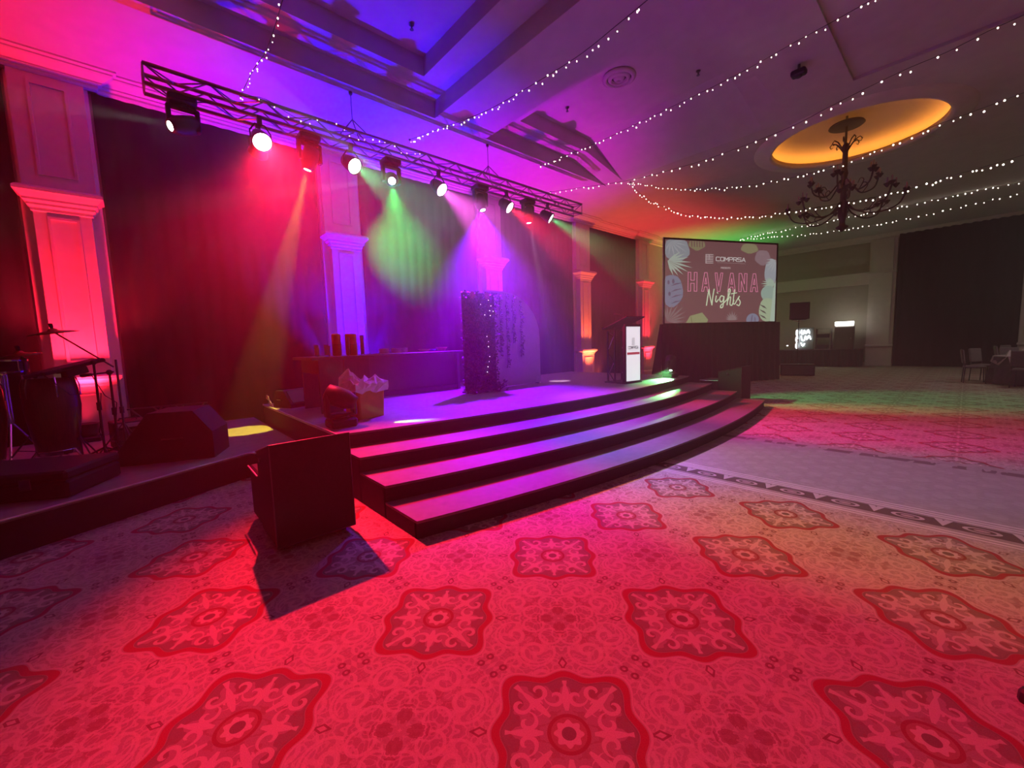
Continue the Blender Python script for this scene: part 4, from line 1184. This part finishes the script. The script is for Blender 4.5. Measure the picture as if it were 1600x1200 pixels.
def chair(loc, rz, label):
    t = thing('banquet_chair', label, 'chair', loc, rz, group='banquet chairs')
    MB().bbox(-.21, .21, -.21, .21, .42, .48, .02).build('seat', m_chair, t)
    M = Matrix.Translation((-.20, 0, .48)) @ Matrix.Rotation(math.radians(-8), 4, 'Y')
    MB().bbox(-.025, .025, -.20, .20, .06, .46, .02, M).build('backrest', m_chair, t)
    for sx in (-.19, .19):
        for sy in (-.18, .18): MB().rod((sx, sy, .42), (sx * 1.1, sy * 1.05, 0), .013, n=6).build('leg', m_metal, t)
    for sy in (-.18, .18): MB().tube([(-.19, sy, .42), (-.20, sy, .55), (-.265, sy, .94)], .012, 5).build('back_post', m_metal, t)
    return t
TBL = [((1.30, 17.3, 0), 'round banquet table in dark cloth with pale overlay, nearer of two at the far right'), ((2.0, 20.4, 0), 'round banquet table in dark cloth with pale overlay, farther of two at the far right')]
where = ['facing the stage side', 'facing the camera side', 'at the drape side', 'at the outer side', 'between drape and stage sides']
for k, (l, lab) in enumerate(TBL):
    round_table(l, lab)
    for j, a in enumerate((185, 255, 110, 330, 145)):
        a = math.radians(a)
        chair((l[0] + 1.12 * math.cos(a), l[1] + 1.12 * math.sin(a), 0), a + PI, 'dark banquet chair at the %s round table, %s' % (['nearer', 'farther'][k], where[j]))
m_napkin = pmat('napkin_linen', (.62, .50, .50), .9, noise=.05)
for k, (a, r) in enumerate(((190, .52), (240, .52), (300, .52), (120, .52))):
    a_ = math.radians(a)
    o = MB().add([(-.07, -.07, 0), (.07, -.07, 0), (.07, .07, 0), (-.07, .07, 0), (0, 0, .16)], [(0, 1, 4), (1, 2, 4), (2, 3, 4), (3, 0, 4), (3, 2, 1, 0)]).build('folded_napkin', m_napkin)
    o.location = (1.30 + r * math.cos(a_), 17.3 + r * math.sin(a_), .758); o.rotation_euler = (0, 0, a_)
    tag(o, 'pale folded napkin standing on the nearer round table, ' + where[k], 'napkin', 'folded napkins')

# tripod stand at the right edge of the carpet
t = thing('tripod_stand', 'black tripod stand whose rubber foot pokes in over the carpet', 'stand', (1.02, 2.66, 0))
MB().rod((0, 0, .10), (0, 0, 1.2), .018, n=10).build('pole', m_black, t)
MB().rod((0, 0, .42), (0, 0, .50), .035, n=10).build('collar', m_black, t)
for a in (191, 311, 71):
    a = math.radians(a); e = Vector((.80 * math.cos(a), .80 * math.sin(a), .02))
    l = MB().tube([(0, 0, .48), e * .5 + Vector((0, 0, .24)), e + Vector((0, 0, .012))], .013, 8).build('leg', m_black, t)
    f_ = MB().lathe([(.020, 0), (.024, .01), (.022, .045), (.014, .06)], c=(0, 0, 0), n=10).build('rubber_foot', m_fixture, l); f_.location = (e.x, e.y, .0)
    MB().rod((0, 0, .14), e * .45 + Vector((0, 0, .26 - .0)), .007, n=6).build('brace', m_black, t)

# ------------------------------------------------------------------ drums and stands
def conga(loc, s, label):
    t = thing('conga_drum', label, 'drum', loc, 0, group='tall barrel drums')
    H = .80 * s
    MB().lathe([(.155, 0), (.165, .02), (.205, H * .38), (.225, H * .60), (.215, H * .82), (.19, H)], n=22).build('shell', m_wood, t, smooth=True)
    MB().lathe([(.19, H - .01), (.19, H + .012), (.001, H + .016)], n=22).build('drum_head', m_skin, t)
    MB().lathe([(.196, H - .035), (.206, H - .03), (.206, H + .012), (.196, H + .014)], n=22).build('rim', m_chrome, t)
    MB().lathe([(.168, .0), (.174, .01), (.174, .05), (.170, .055)], n=22).build('foot_ring', m_chrome, t)
    for k in range(6):
        a = 2 * PI * k / 6 + .3
        MB().tube([(.207 * math.cos(a), .207 * math.sin(a), H - .02), (.235 * math.cos(a), .235 * math.sin(a), H - .12), (.236 * math.cos(a), .236 * math.sin(a), H - .24)], .007, 5).build('lug', m_chrome, t)
    for k in range(3):
        a = 2 * PI * k / 3 + .9
        MB().tube([(.17 * math.cos(a), .17 * math.sin(a), .05), (.24 * math.cos(a), .24 * math.sin(a), -.05), (.27 * math.cos(a), .27 * math.sin(a), -.118)], .013, 6).build('leg', m_chrome, t)
    return t
conga((-6.86, -.80, .42), 1.12, 'tall dark wooden barrel drum, right one of the pair')
conga((-6.72, -1.33, .42), 1.12, 'tall dark wooden barrel drum cut by the left edge')
def snare(loc, r, h, label, tilt=0):
    t = thing('snare_drum', label, 'drum', loc)
    t.rotation_euler = (tilt, 0, 0)
    MB().lathe([(r, 0), (r, h)], n=22).build('shell', m_black, t, smooth=True)
    MB().lathe([(r * .98, h), (r * .98, h + .004), (.001, h + .004)], n=22).build('drum_head', m_skin, t)
    for z in (0, h): MB().lathe([(r + .002, z - .012), (r + .010, z - .01), (r + .010, z + .010), (r + .002, z + .012)], n=22).build('hoop', m_chrome, t)
    for k in range(8):
        a = 2 * PI * k / 8
        MB().rod((r * 1.05 * math.cos(a), r * 1.05 * math.sin(a), .01), (r * 1.05 * math.cos(a), r * 1.05 * math.sin(a), h - .01), .006, n=5).build('lug', m_chrome, t)
    for k in range(3):
        a = 2 * PI * k / 3
        MB().tube([(0.02 * math.cos(a), .02 * math.sin(a), -.03), (.02 * math.cos(a), .02 * math.sin(a), -.60), (.28 * math.cos(a), .28 * math.sin(a), .305 - loc[2])], .010, 5).build('leg', m_chrome, t)
    MB().tube([(-r * .8, 0, -.01), (0, 0, -.035), (r * .8, 0, -.01)], .010, 5).build('cradle', m_chrome, t)
    return t
snare((-7.35, -1.20, 1.36), .19, .13, 'shallow black drum with chrome hoops behind the barrel drums')
def cymbal_stand(base, top, boom, label, r=.22):
    t = thing('cymbal_stand', label, 'cymbal', base)
    bz = Vector(base)
    tp, bm = Vector(top) - bz, Vector(boom) - bz
    MB().tube([(0, 0, .12), (0, 0, bm.z)], .012, 7).build('pole', m_metal, t)
    MB().tube([bm - (tp - bm) * .25, bm, tp], .009, 6).build('boom_arm', m_metal, t)
    MB().sphere(bm, .026, 8, 6).build('boom_clamp', m_metal, t)
    MB().rod((0, 0, .5), (0, 0, .58), .022, n=8).build('clamp', m_metal, t)
    for k in range(3):
        a = 2 * PI * k / 3 + .4
        MB().tube([(0, 0, .38), (.26 * math.cos(a), .26 * math.sin(a), .01)], .009, 6).build('leg', m_metal, t)
        MB().tube([(0, 0, .14), (.15 * math.cos(a), .15 * math.sin(a), .17)], .006, 5).build('brace', m_metal, t)
    M = Matrix.Translation(tp) @ Matrix.Rotation(math.radians(9), 4, Vector((1, .5, 0)))
    MB().lathe([(r, -.018), (r * .6, .0), (r * .22, .012), (r * .16, .030), (.012, .040), (.012, .034), (r * .16, .024), (r * .22, .006), (r * .6, -.006), (r, -.021)], n=26, M=M).build('cymbal', m_brass, t, smooth=True)
    b_ = MB().lathe([(.012, .0), (.018, .035), (.018, .055), (.008, .06)], n=8, M=M @ Matrix.Translation((0, 0, .035))); b_.build('wing_nut', m_black, t)
    return t
cymbal_stand((-6.95, -.25, .30), (-6.95, -.73, 1.80), (-6.80, -.36, 1.46), 'cymbal on a boom stand before the red pilaster', .21)
cymbal_stand((-7.1, -1.0, .30), (-7.1, -1.02, 1.56), (-7.1, -1.0, 1.50), 'flat pair cymbal behind the right barrel drum', .17)
def mic_stand(base, h, tip, label):
    t = thing('microphone_stand', label, 'stand', base)
    tp = Vector(tip) - Vector(base)
    MB().tube([(0, 0, .05), (0, 0, h)], .012, 7).build('pole', m_black, t)
    MB().rod((0, 0, h * .52), (0, 0, h * .60), .021, n=8).build('clutch', m_black, t)
    MB().tube([Vector((0, 0, h)) - (tp - Vector((0, 0, h))) * .22, (0, 0, h), tp], .009, 6).build('boom_arm', m_black, t)
    MB().sphere((0, 0, h), .030, 8, 6).build('boom_clutch', m_black, t)
    d = (tp - Vector((0, 0, h))).normalized()
    MB().rod(tp, tp + d * .13, .016, .026, n=8).build('microphone', m_fixture, t)
    for k in range(3):
        a = 2 * PI * k / 3 + .2
        MB().tube([(0, 0, .16), (.30 * math.cos(a), .30 * math.sin(a), .012)], .010, 6).build('leg', m_black, t)
    MB().tube(curve3 := [(tp.x, tp.y, tp.z), (tp.x * .6, tp.y * .6 + .03, tp.z - .25), (.03, .03, h - .35), (.03, -.02, h - .8), (.10, .05, .06)], .005, 5).build('cable', m_wire, t)
    return t
mic_stand((-6.60, -.42, .30), 1.14, (-6.62, -.82, 1.34), 'microphone stand with boom reaching over the barrel drums')
mic_stand((-6.55, -.30, .30), 1.02, (-6.75, -.46, 1.30), 'shorter microphone stand beside the cymbal boom')
t = thing('percussion_tray', 'dark slanted percussion tray held beside the barrel drums', 'tray', (-6.78, -.62, 1.40), math.radians(28))
M = Matrix.Rotation(math.radians(14), 4, 'X')
MB().bbox(-.13, .13, -.27, .27, -.02, .02, .008, M).build('tray', m_black, t)
MB().bbox(-.10, .10, -.10, .10, -.10, -.02, .01, M).build('clamp_block', m_black, t)
MB().rod((0, 0, -.08), (0, 0, -1.08), .013, n=7).build('pole', m_metal, t)
for k in range(3):
    a = 2 * PI * k / 3
    MB().tube([(0, 0, -.80), (.24 * math.cos(a), .24 * math.sin(a), -1.09)], .009, 5).build('leg', m_metal, t)
t = thing('small_amplifier', 'small dark amplifier on the drum riser behind the microphone stands', 'amplifier', (-7.35, -.22, .30), math.radians(10))
MB().bbox(-.18, .18, -.17, .17, .012, .36, .012).build('cabinet', m_black, t)
MB().bbox(.18, .188, -.14, .14, .05, .26, .003).build('grille', m_metal, t)
MB().bbox(.18, .190, -.14, .14, .29, .34, .003).build('control_panel', m_silver, t)
MB().tube([(0, -.09, .36), (0, -.08, .39), (0, .08, .39), (0, .09, .36)], .010, 5).build('handle', m_metal, t)
for sx in (-.14, .14):
    for sy in (-.13, .13): MB().rod((sx, sy, 0), (sx, sy, .013), .015, n=6).build('foot', m_black, t)
# pedal board and cables
t = thing('pedal_board', 'dark pedal board with small shiny knobs at the foot of the stands', 'pedals', (-6.55, -.02, .301), math.radians(25))
MB().bbox(-.14, .14, -.26, .26, 0, .04, .008).build('board', m_black, t)
for k in range(4):
    y = -.19 + k * .125
    pd_ = MB().bbox(-.06, .06, y - .045, y + .045, .04, .085, .008).build('pedal', m_metal, t)
    for sx in (-.03, .03): MB().rod((sx, y, .085), (sx, y, .102), .012, n=8).build('knob', m_chrome, pd_)
# low flat case in front of the drums
t = thing('flat_case', 'long low black case lying at the front of the drum riser', 'case', (-5.72, -1.02, .301), math.radians(-28))
MB().bbox(-.34, .34, -.68, .68, 0, .15, .02).build('body', m_black, t)
MB().bbox(-.34, .34, -.68, .68, .155, .24, .02).build('lid', m_black, t)
for y in (-.4, .4): MB().bbox(.335, .352, y - .04, y + .04, .10, .19, .004).build('latch', m_metal, t)
MB().tube([(.34, -.08, .08), (.375, -.07, .08), (.375, .07, .08), (.34, .08, .08)], .011, 6).build('handle', m_metal, t)
# folding lattice stand
t = thing('folding_stand', 'folded lattice instrument stand on the drum riser by the drape', 'stand', (-7.75, .22, .30))
for k in range(3):
    x = -.02 + .04 * k; y = -.24 + .24 * k
    MB().rod((x, y - .17, .0), (x, y + .17, .46), .012, n=6).build('leg', m_metal, t)
    MB().rod((x + .03, y + .17, .0), (x + .03, y - .17, .46), .012, n=6).build('leg', m_metal, t)
MB().rod((0, -.42, .23), (.06, .42, .23), .010, n=6).build('cross_bar', m_metal, t)
MB().rod((.0, -.45, .46), (.06, .45, .46), .012, n=6).build('top_bar', m_metal, t)
# cables
for k, pts in enumerate(([(-6.1, -.2, .306), (-5.95, .05, .306), (-5.9, .2, .306), (-6.1, .32, .306), (-6.5, .5, .306)], [(-6.4, -.1, .306), (-6.2, .15, .306), (-6.35, .3, .306), (-6.9, .35, .306), (-7.3, .1, .306)])):
    o = MB().tube([(x, y, z) for (x, y), z in zip(curve([(p[0], p[1]) for p in pts], 5), [.307] * 99)], .007, 6).build('cable', m_wire)
    tag(o, ['thin black cable curling across the drum riser near its edge', 'thin black cable looping across the drum riser behind the other'][k], 'cable', 'cables on the drum riser')
# papers / set list at the end of the riser edge
t = thing('paper_stack', 'small stack of papers lit red beside the near road case', 'paper', (-5.60, 1.02, .301), math.radians(30))
for k in range(4):
    MB().box(-.11, .11, -.15, .15, k * .006, k * .006 + .003).build('sheet', m_white, t).rotation_euler = (0, 0, .12 * k)

# ------------------------------------------------------------------ chandelier
CHX, CHY = -2.0, 11.85
ch = thing('chandelier', 'dark wrought iron chandelier with unlit candle arms under the amber dome', 'chandelier', (CHX, CHY, 0))
MB().lathe([(.001, 5.985), (.30, 5.985), (.32, 6.0), (.30, 6.03), (.10, 6.06), (.05, 6.10)][::1], n=24).build('ceiling_rose', m_iron, ch)
MB().rod((0, 0, 6.2), (0, 0, 5.6), .022, n=8).build('hanging_rod', m_iron, ch)
MB().lathe([(.02, 3.76), (.05, 3.80), (.10, 3.83), (.12, 3.86), (.06, 3.90), (.05, 3.98), (.085, 4.10), (.09, 4.25), (.06, 4.40), (.055, 4.9), (.07, 5.0), (.05, 5.1), (.05, 5.50), (.075, 5.56), (.03, 5.64)], n=14).build('stem', m_iron, ch, smooth=True)
for k in range(8):
    a = 2 * PI * k / 8
    c, s_ = math.cos(a), math.sin(a)
    MB().tube([(c * r, s_ * r, z) for r, z in ((.03, 5.45), (.09, 5.56), (.16, 5.66), (.24, 5.70), (.28, 5.65), (.26, 5.60), (.22, 5.62))], [.016, .015, .014, .012, .011, .009, .006], 6).build('crown_scroll', m_iron, ch)
def arm(a, R, z0, z1, drop):
    c, s_ = math.cos(a), math.sin(a)
    pts = curve([(.06, z0 + .12), (.22, z0 - .10), (R * .55, z0 - drop), (R * .88, z0 - drop * .6), (R, z1)], 4)
    o = MB().tube([(c * r, s_ * r, z) for r, z in pts], .016, 6).build('arm', m_iron, ch)
    o2 = MB().tube([(c * r, s_ * r, z) for r, z in curve([(R * .55, z0 - drop), (R * .70, z0 - drop + .16), (R * .58, z0 - drop + .22), (R * .50, z0 - drop + .14)], 4)], .010, 5).build('scroll', m_iron, o)
    for q, da in enumerate((-.10, .0, .10)):
        cx_, sy_ = math.cos(a + da) * R, math.sin(a + da) * R
        zz = z1 + (.05 if q == 1 else 0)
        MB().lathe([(.012, -.06), (.055, .0), (.06, .014), (.02, .016)], c=(cx_, sy_, zz), n=10).build('drip_pan', m_iron, o)
        MB().rod((cx_, sy_, zz + .014), (cx_, sy_, zz + .13), .014, n=8).build('candle', m_candle, o)
for k in range(8): arm(2 * PI * k / 8 + .2, 1.02, 4.28, 4.40, .22)
for k in range(6): arm(2 * PI * k / 6 + .5, .62, 4.75, 4.86, .20)

# ------------------------------------------------------------------ ceiling fittings
t = thing('ceiling_vent', 'round ceiling air vent in the far tray', 'vent', (-4.52, 6.93, 6.29))
for k, (r0, r1) in enumerate(((.30, .22), (.20, .13), (.10, .03))):
    MB().lathe([(r0, 0), (r0, -.02), (r1 + .02, -.05 - .012 * k), (r1, -.035), (r1, 0)], n=28).build('louvre_ring', m_ceiling, t, smooth=True)
MB().lathe([(.23, -.004), (.001, -.003)], n=24).build('duct', m_black, t)
def sprinkler(x, y, z, label):
    t = thing('sprinkler_head', label, 'sprinkler', (x, y, z), group='ceiling sprinklers')
    MB().lathe([(.04, 0), (.04, -.008), (.015, -.015)], n=12).build('plate', m_metal, t)
    MB().rod((0, 0, -.01), (0, 0, -.07), .012, n=8).build('body', m_metal, t)
    MB().lathe([(.001, -.072), (.03, -.07), (.03, -.075)], n=10).build('deflector', m_metal, t)
sprinkler(-5.80, 3.42, 6.29, 'small dark sprinkler head in the near ceiling tray')
sprinkler(-5.75, 6.93, 6.29, 'small dark sprinkler head in the far ceiling tray near the stage side')
sprinkler(-3.5, 7.9, 6.29, 'small dark sprinkler head in the far ceiling tray beyond the vent')
sprinkler(-2.95, 9.0, 6.29, 'small dark sprinkler head at the edge of the far ceiling tray')
t = thing('ceiling_projector', 'small dark speaker fitting on the ceiling before the dome', 'fitting', (-1.98, 8.02, ZC))
MB().rod((0, 0, 0), (0, 0, -.10), .02, n=8).build('stem', m_metal, t)
MB().bbox(-.10, .10, -.07, .07, -.17, -.08, .02).build('housing', m_fixture, t)
MB().lathe([(.001, -.195), (.04, -.19), (.05, -.17)], n=12).build('nozzle', m_fixture, t)

# ------------------------------------------------------------------ fairy light strands
STR = {
 'first fairy light strand, rising from the near end of the truss': (1.345, 1.0, [(-7.0, 5.08), (-6.18, 5.01), (-5.51, 4.89), (-5.05, 4.91), (-4.76, 4.96)], .105),
 'second fairy light strand, crossing the ceiling above the steps': (3.965, 1.0, [(-7.0, 5.26), (-5.94, 5.05), (-4.85, 4.84), (-3.99, 4.76), (-3.15, 4.72), (-2.61, 4.76), (-2.31, 4.79)], .105),
 'third fairy light strand, long straight run past the air vent': (7.425, .943, [(-7.0, 5.7), (-5.85, 5.63), (-5.11, 5.61), (-4.39, 5.62), (-3.59, 5.63), (-2.98, 5.64), (-2.41, 5.67), (-1.91, 5.72), (-1.47, 5.75), (-1.13, 5.78)], .105),
 'fourth fairy light strand, fainter run just before the amber dome': (7.743, 1.0, [(-7.0, 5.155), (-5.67, 4.91), (-4.79, 4.76), (-4.03, 4.69), (-3.31, 4.65), (-2.58, 4.66), (-1.96, 4.70), (-1.49, 4.79), (-1.0, 4.87), (-.69, 4.91), (-.35, 4.93), (-.02, 4.99)], .16),
 'fifth fairy light strand, sweeping across the amber dome': (11.309, .888, [(-7.0, 6.20), (-5.7, 5.65), (-4.82, 5.38), (-3.89, 5.17), (-2.82, 5.05), (-2.02, 5.06), (-1.31, 5.15), (-.61, 5.28), (-.06, 5.34), (.43, 5.40)], .11),
 'sixth fairy light strand, deeply sagging below the chandelier arms': (11.35, .898, [(-7.0, 6.15), (-6.48, 5.59), (-5.69, 5.07), (-5.07, 4.78), (-4.02, 4.47), (-2.8, 4.32), (-1.99, 4.26), (-1.08, 4.24), (-.4, 4.31), (.14, 4.36), (.49, 4.40)], .085),
 'seventh fairy light strand, upper of the two ending above the screen': (20.258, .95, [(-7.0, 5.83), (-6.41, 5.85), (-4.99, 5.85), (-3.73, 5.85), (-2.61, 5.86), (-1.44, 5.87), (-.4, 5.90), (.41, 5.94), (.9, 6.0)], .15),
 'eighth fairy light strand, lower of the two ending above the screen': (20.258, .952, [(-7.0, 5.82), (-5.91, 5.69), (-4.55, 5.51), (-3.14, 5.42), (-1.9, 5.41), (-.66, 5.46), (.43, 5.54), (.93, 5.62)], .15),
}
bulb_mesh = None
def bulbs_along(t, pts, step, rnd, rad):
    global bulb_mesh
    if bulb_mesh is None:
        o = MB().sphere((0, 0, 0), 1.0, 6, 4, 1.25).build('bulb', m_bulb); bulb_mesh = o.data
        bpy.data.objects.remove(o)
    acc = 0; last = Vector(pts[0])
    for a_, c_ in zip(pts[:-1], pts[1:]):
        a_, c_ = Vector(a_), Vector(c_); l = (c_ - a_).length; s_ = 0
        while acc <= l - s_ + 1e-9 and l > 0:
            s_ += acc
            p = a_ + (c_ - a_) * (s_ / l)
            o = bpy.data.objects.new('bulb', bulb_mesh); C.objects.link(o); o.parent = t
            r = rad * rnd.uniform(.75, 1.25)
            o.scale = (r, r, r)
            o.location = p - t.location + Vector((rnd.uniform(-.02, .02), rnd.uniform(-.03, .03), -.028 + rnd.uniform(-.028, .028)))
            acc = step * rnd.uniform(.55, 1.45)
        acc -= (l - s_)
for k, (lab, (y0, sc_, pts, step)) in enumerate(STR.items()):
    rnd = random.Random(k)
    P = [(x * sc_, z_) for x, z_ in curve(pts, 6)]
    P = [(x, 1.5 + (z_ - 1.5) * sc_) for x, z_ in P]
    # carry on beyond the frame up to the ceiling
    xe, ze = P[-1]
    P += [(xe + .6, ze + .06), (xe + 1.2, ze + .14)]
    q = [(x, y0 * sc_, min(z_, ZC - .02) if not (-6.8 < x < -1.5) else z_) for x, z_ in P]
    t = thing('fairy_light_strand', lab, 'string lights', q[0], group='fairy light strands')
    MB().tube([Vector(p) - Vector(q[0]) for p in q], .004, 4).build('lead', m_wire, t)
    bulbs_along(t, q, step, rnd, .006 + .00045 * y0 * sc_)
    MB().sphere((0, 0, 0), .02, 6, 4).build('hook', m_metal, t)
# strand wound along the truss
rnd = random.Random(99)
q = [(TX + .17 + .03 * math.sin(y * 5), y, 5.04 - .05 * (1 + math.sin(y * 7))) for y in [1.35 + (4.1 - 1.35) * i / 30 for i in range(31)]]
t = thing('fairy_light_strand', 'fairy light strand wound along the near half of the truss', 'string lights', q[0], group='fairy light strands')
MB().tube([Vector(p) - Vector(q[0]) for p in q], .004, 4).build('lead', m_wire, t)
bulbs_along(t, q, .14, rnd, .007)

# ------------------------------------------------------------------ stage haze filling the room
m = bpy.data.materials.new('stage_haze'); m.use_nodes = True
nt = m.node_tree
nt.nodes.remove(nt.nodes['Principled BSDF'])
vs = nt.nodes.new('ShaderNodeVolumeScatter')
vs.inputs['Color'].default_value = (1, 1, 1, 1)
# denser, wispy haze hanging under the truss, thinning out over the room
geo = nt.nodes.new('ShaderNodeNewGeometry'); sep = nt.nodes.new('ShaderNodeSeparateXYZ')
nt.links.new(geo.outputs['Position'], sep.inputs[0])
hx, hy, hz_ = N(nt, sep.outputs[0]), N(nt, sep.outputs[1]), N(nt, sep.outputs[2])
nz = nt.nodes.new('ShaderNodeTexNoise'); nz.inputs['Scale'].default_value = 1.1; nz.inputs['Detail'].default_value = 3.0; nz.inputs['Roughness'].default_value = 0.6
nt.links.new(geo.outputs['Position'], nz.inputs['Vector'])
wisp = (N(nt, nz.outputs['Fac']) - 0.34) * 3.2
dx, dy, dz = (hx + 7.6) / 2.6, (hy - 5.2) / 4.2, (hz_ - 3.2) / 2.6
fall = N.op(nt, 'EXPONENT', (dx * dx + dy * dy + dz * dz) * -1.0)
dens = HAZE_DENSITY + fall * wisp.max(0.15) * HAZE_STAGE
nt.links.new(dens.s, vs.inputs['Density'])
vs.inputs['Anisotropy'].default_value = HAZE_G
nt.links.new(vs.outputs[0], nt.nodes['Material Output'].inputs['Volume'])
hz = MB().box(XW - .3, XR + .3, YF - .3, YB + .3, -.3, 6.9).build('haze', m)
hz['kind'] = 'stuff'; hz['label'] = 'thin stage haze filling the ballroom'; hz['category'] = 'haze'
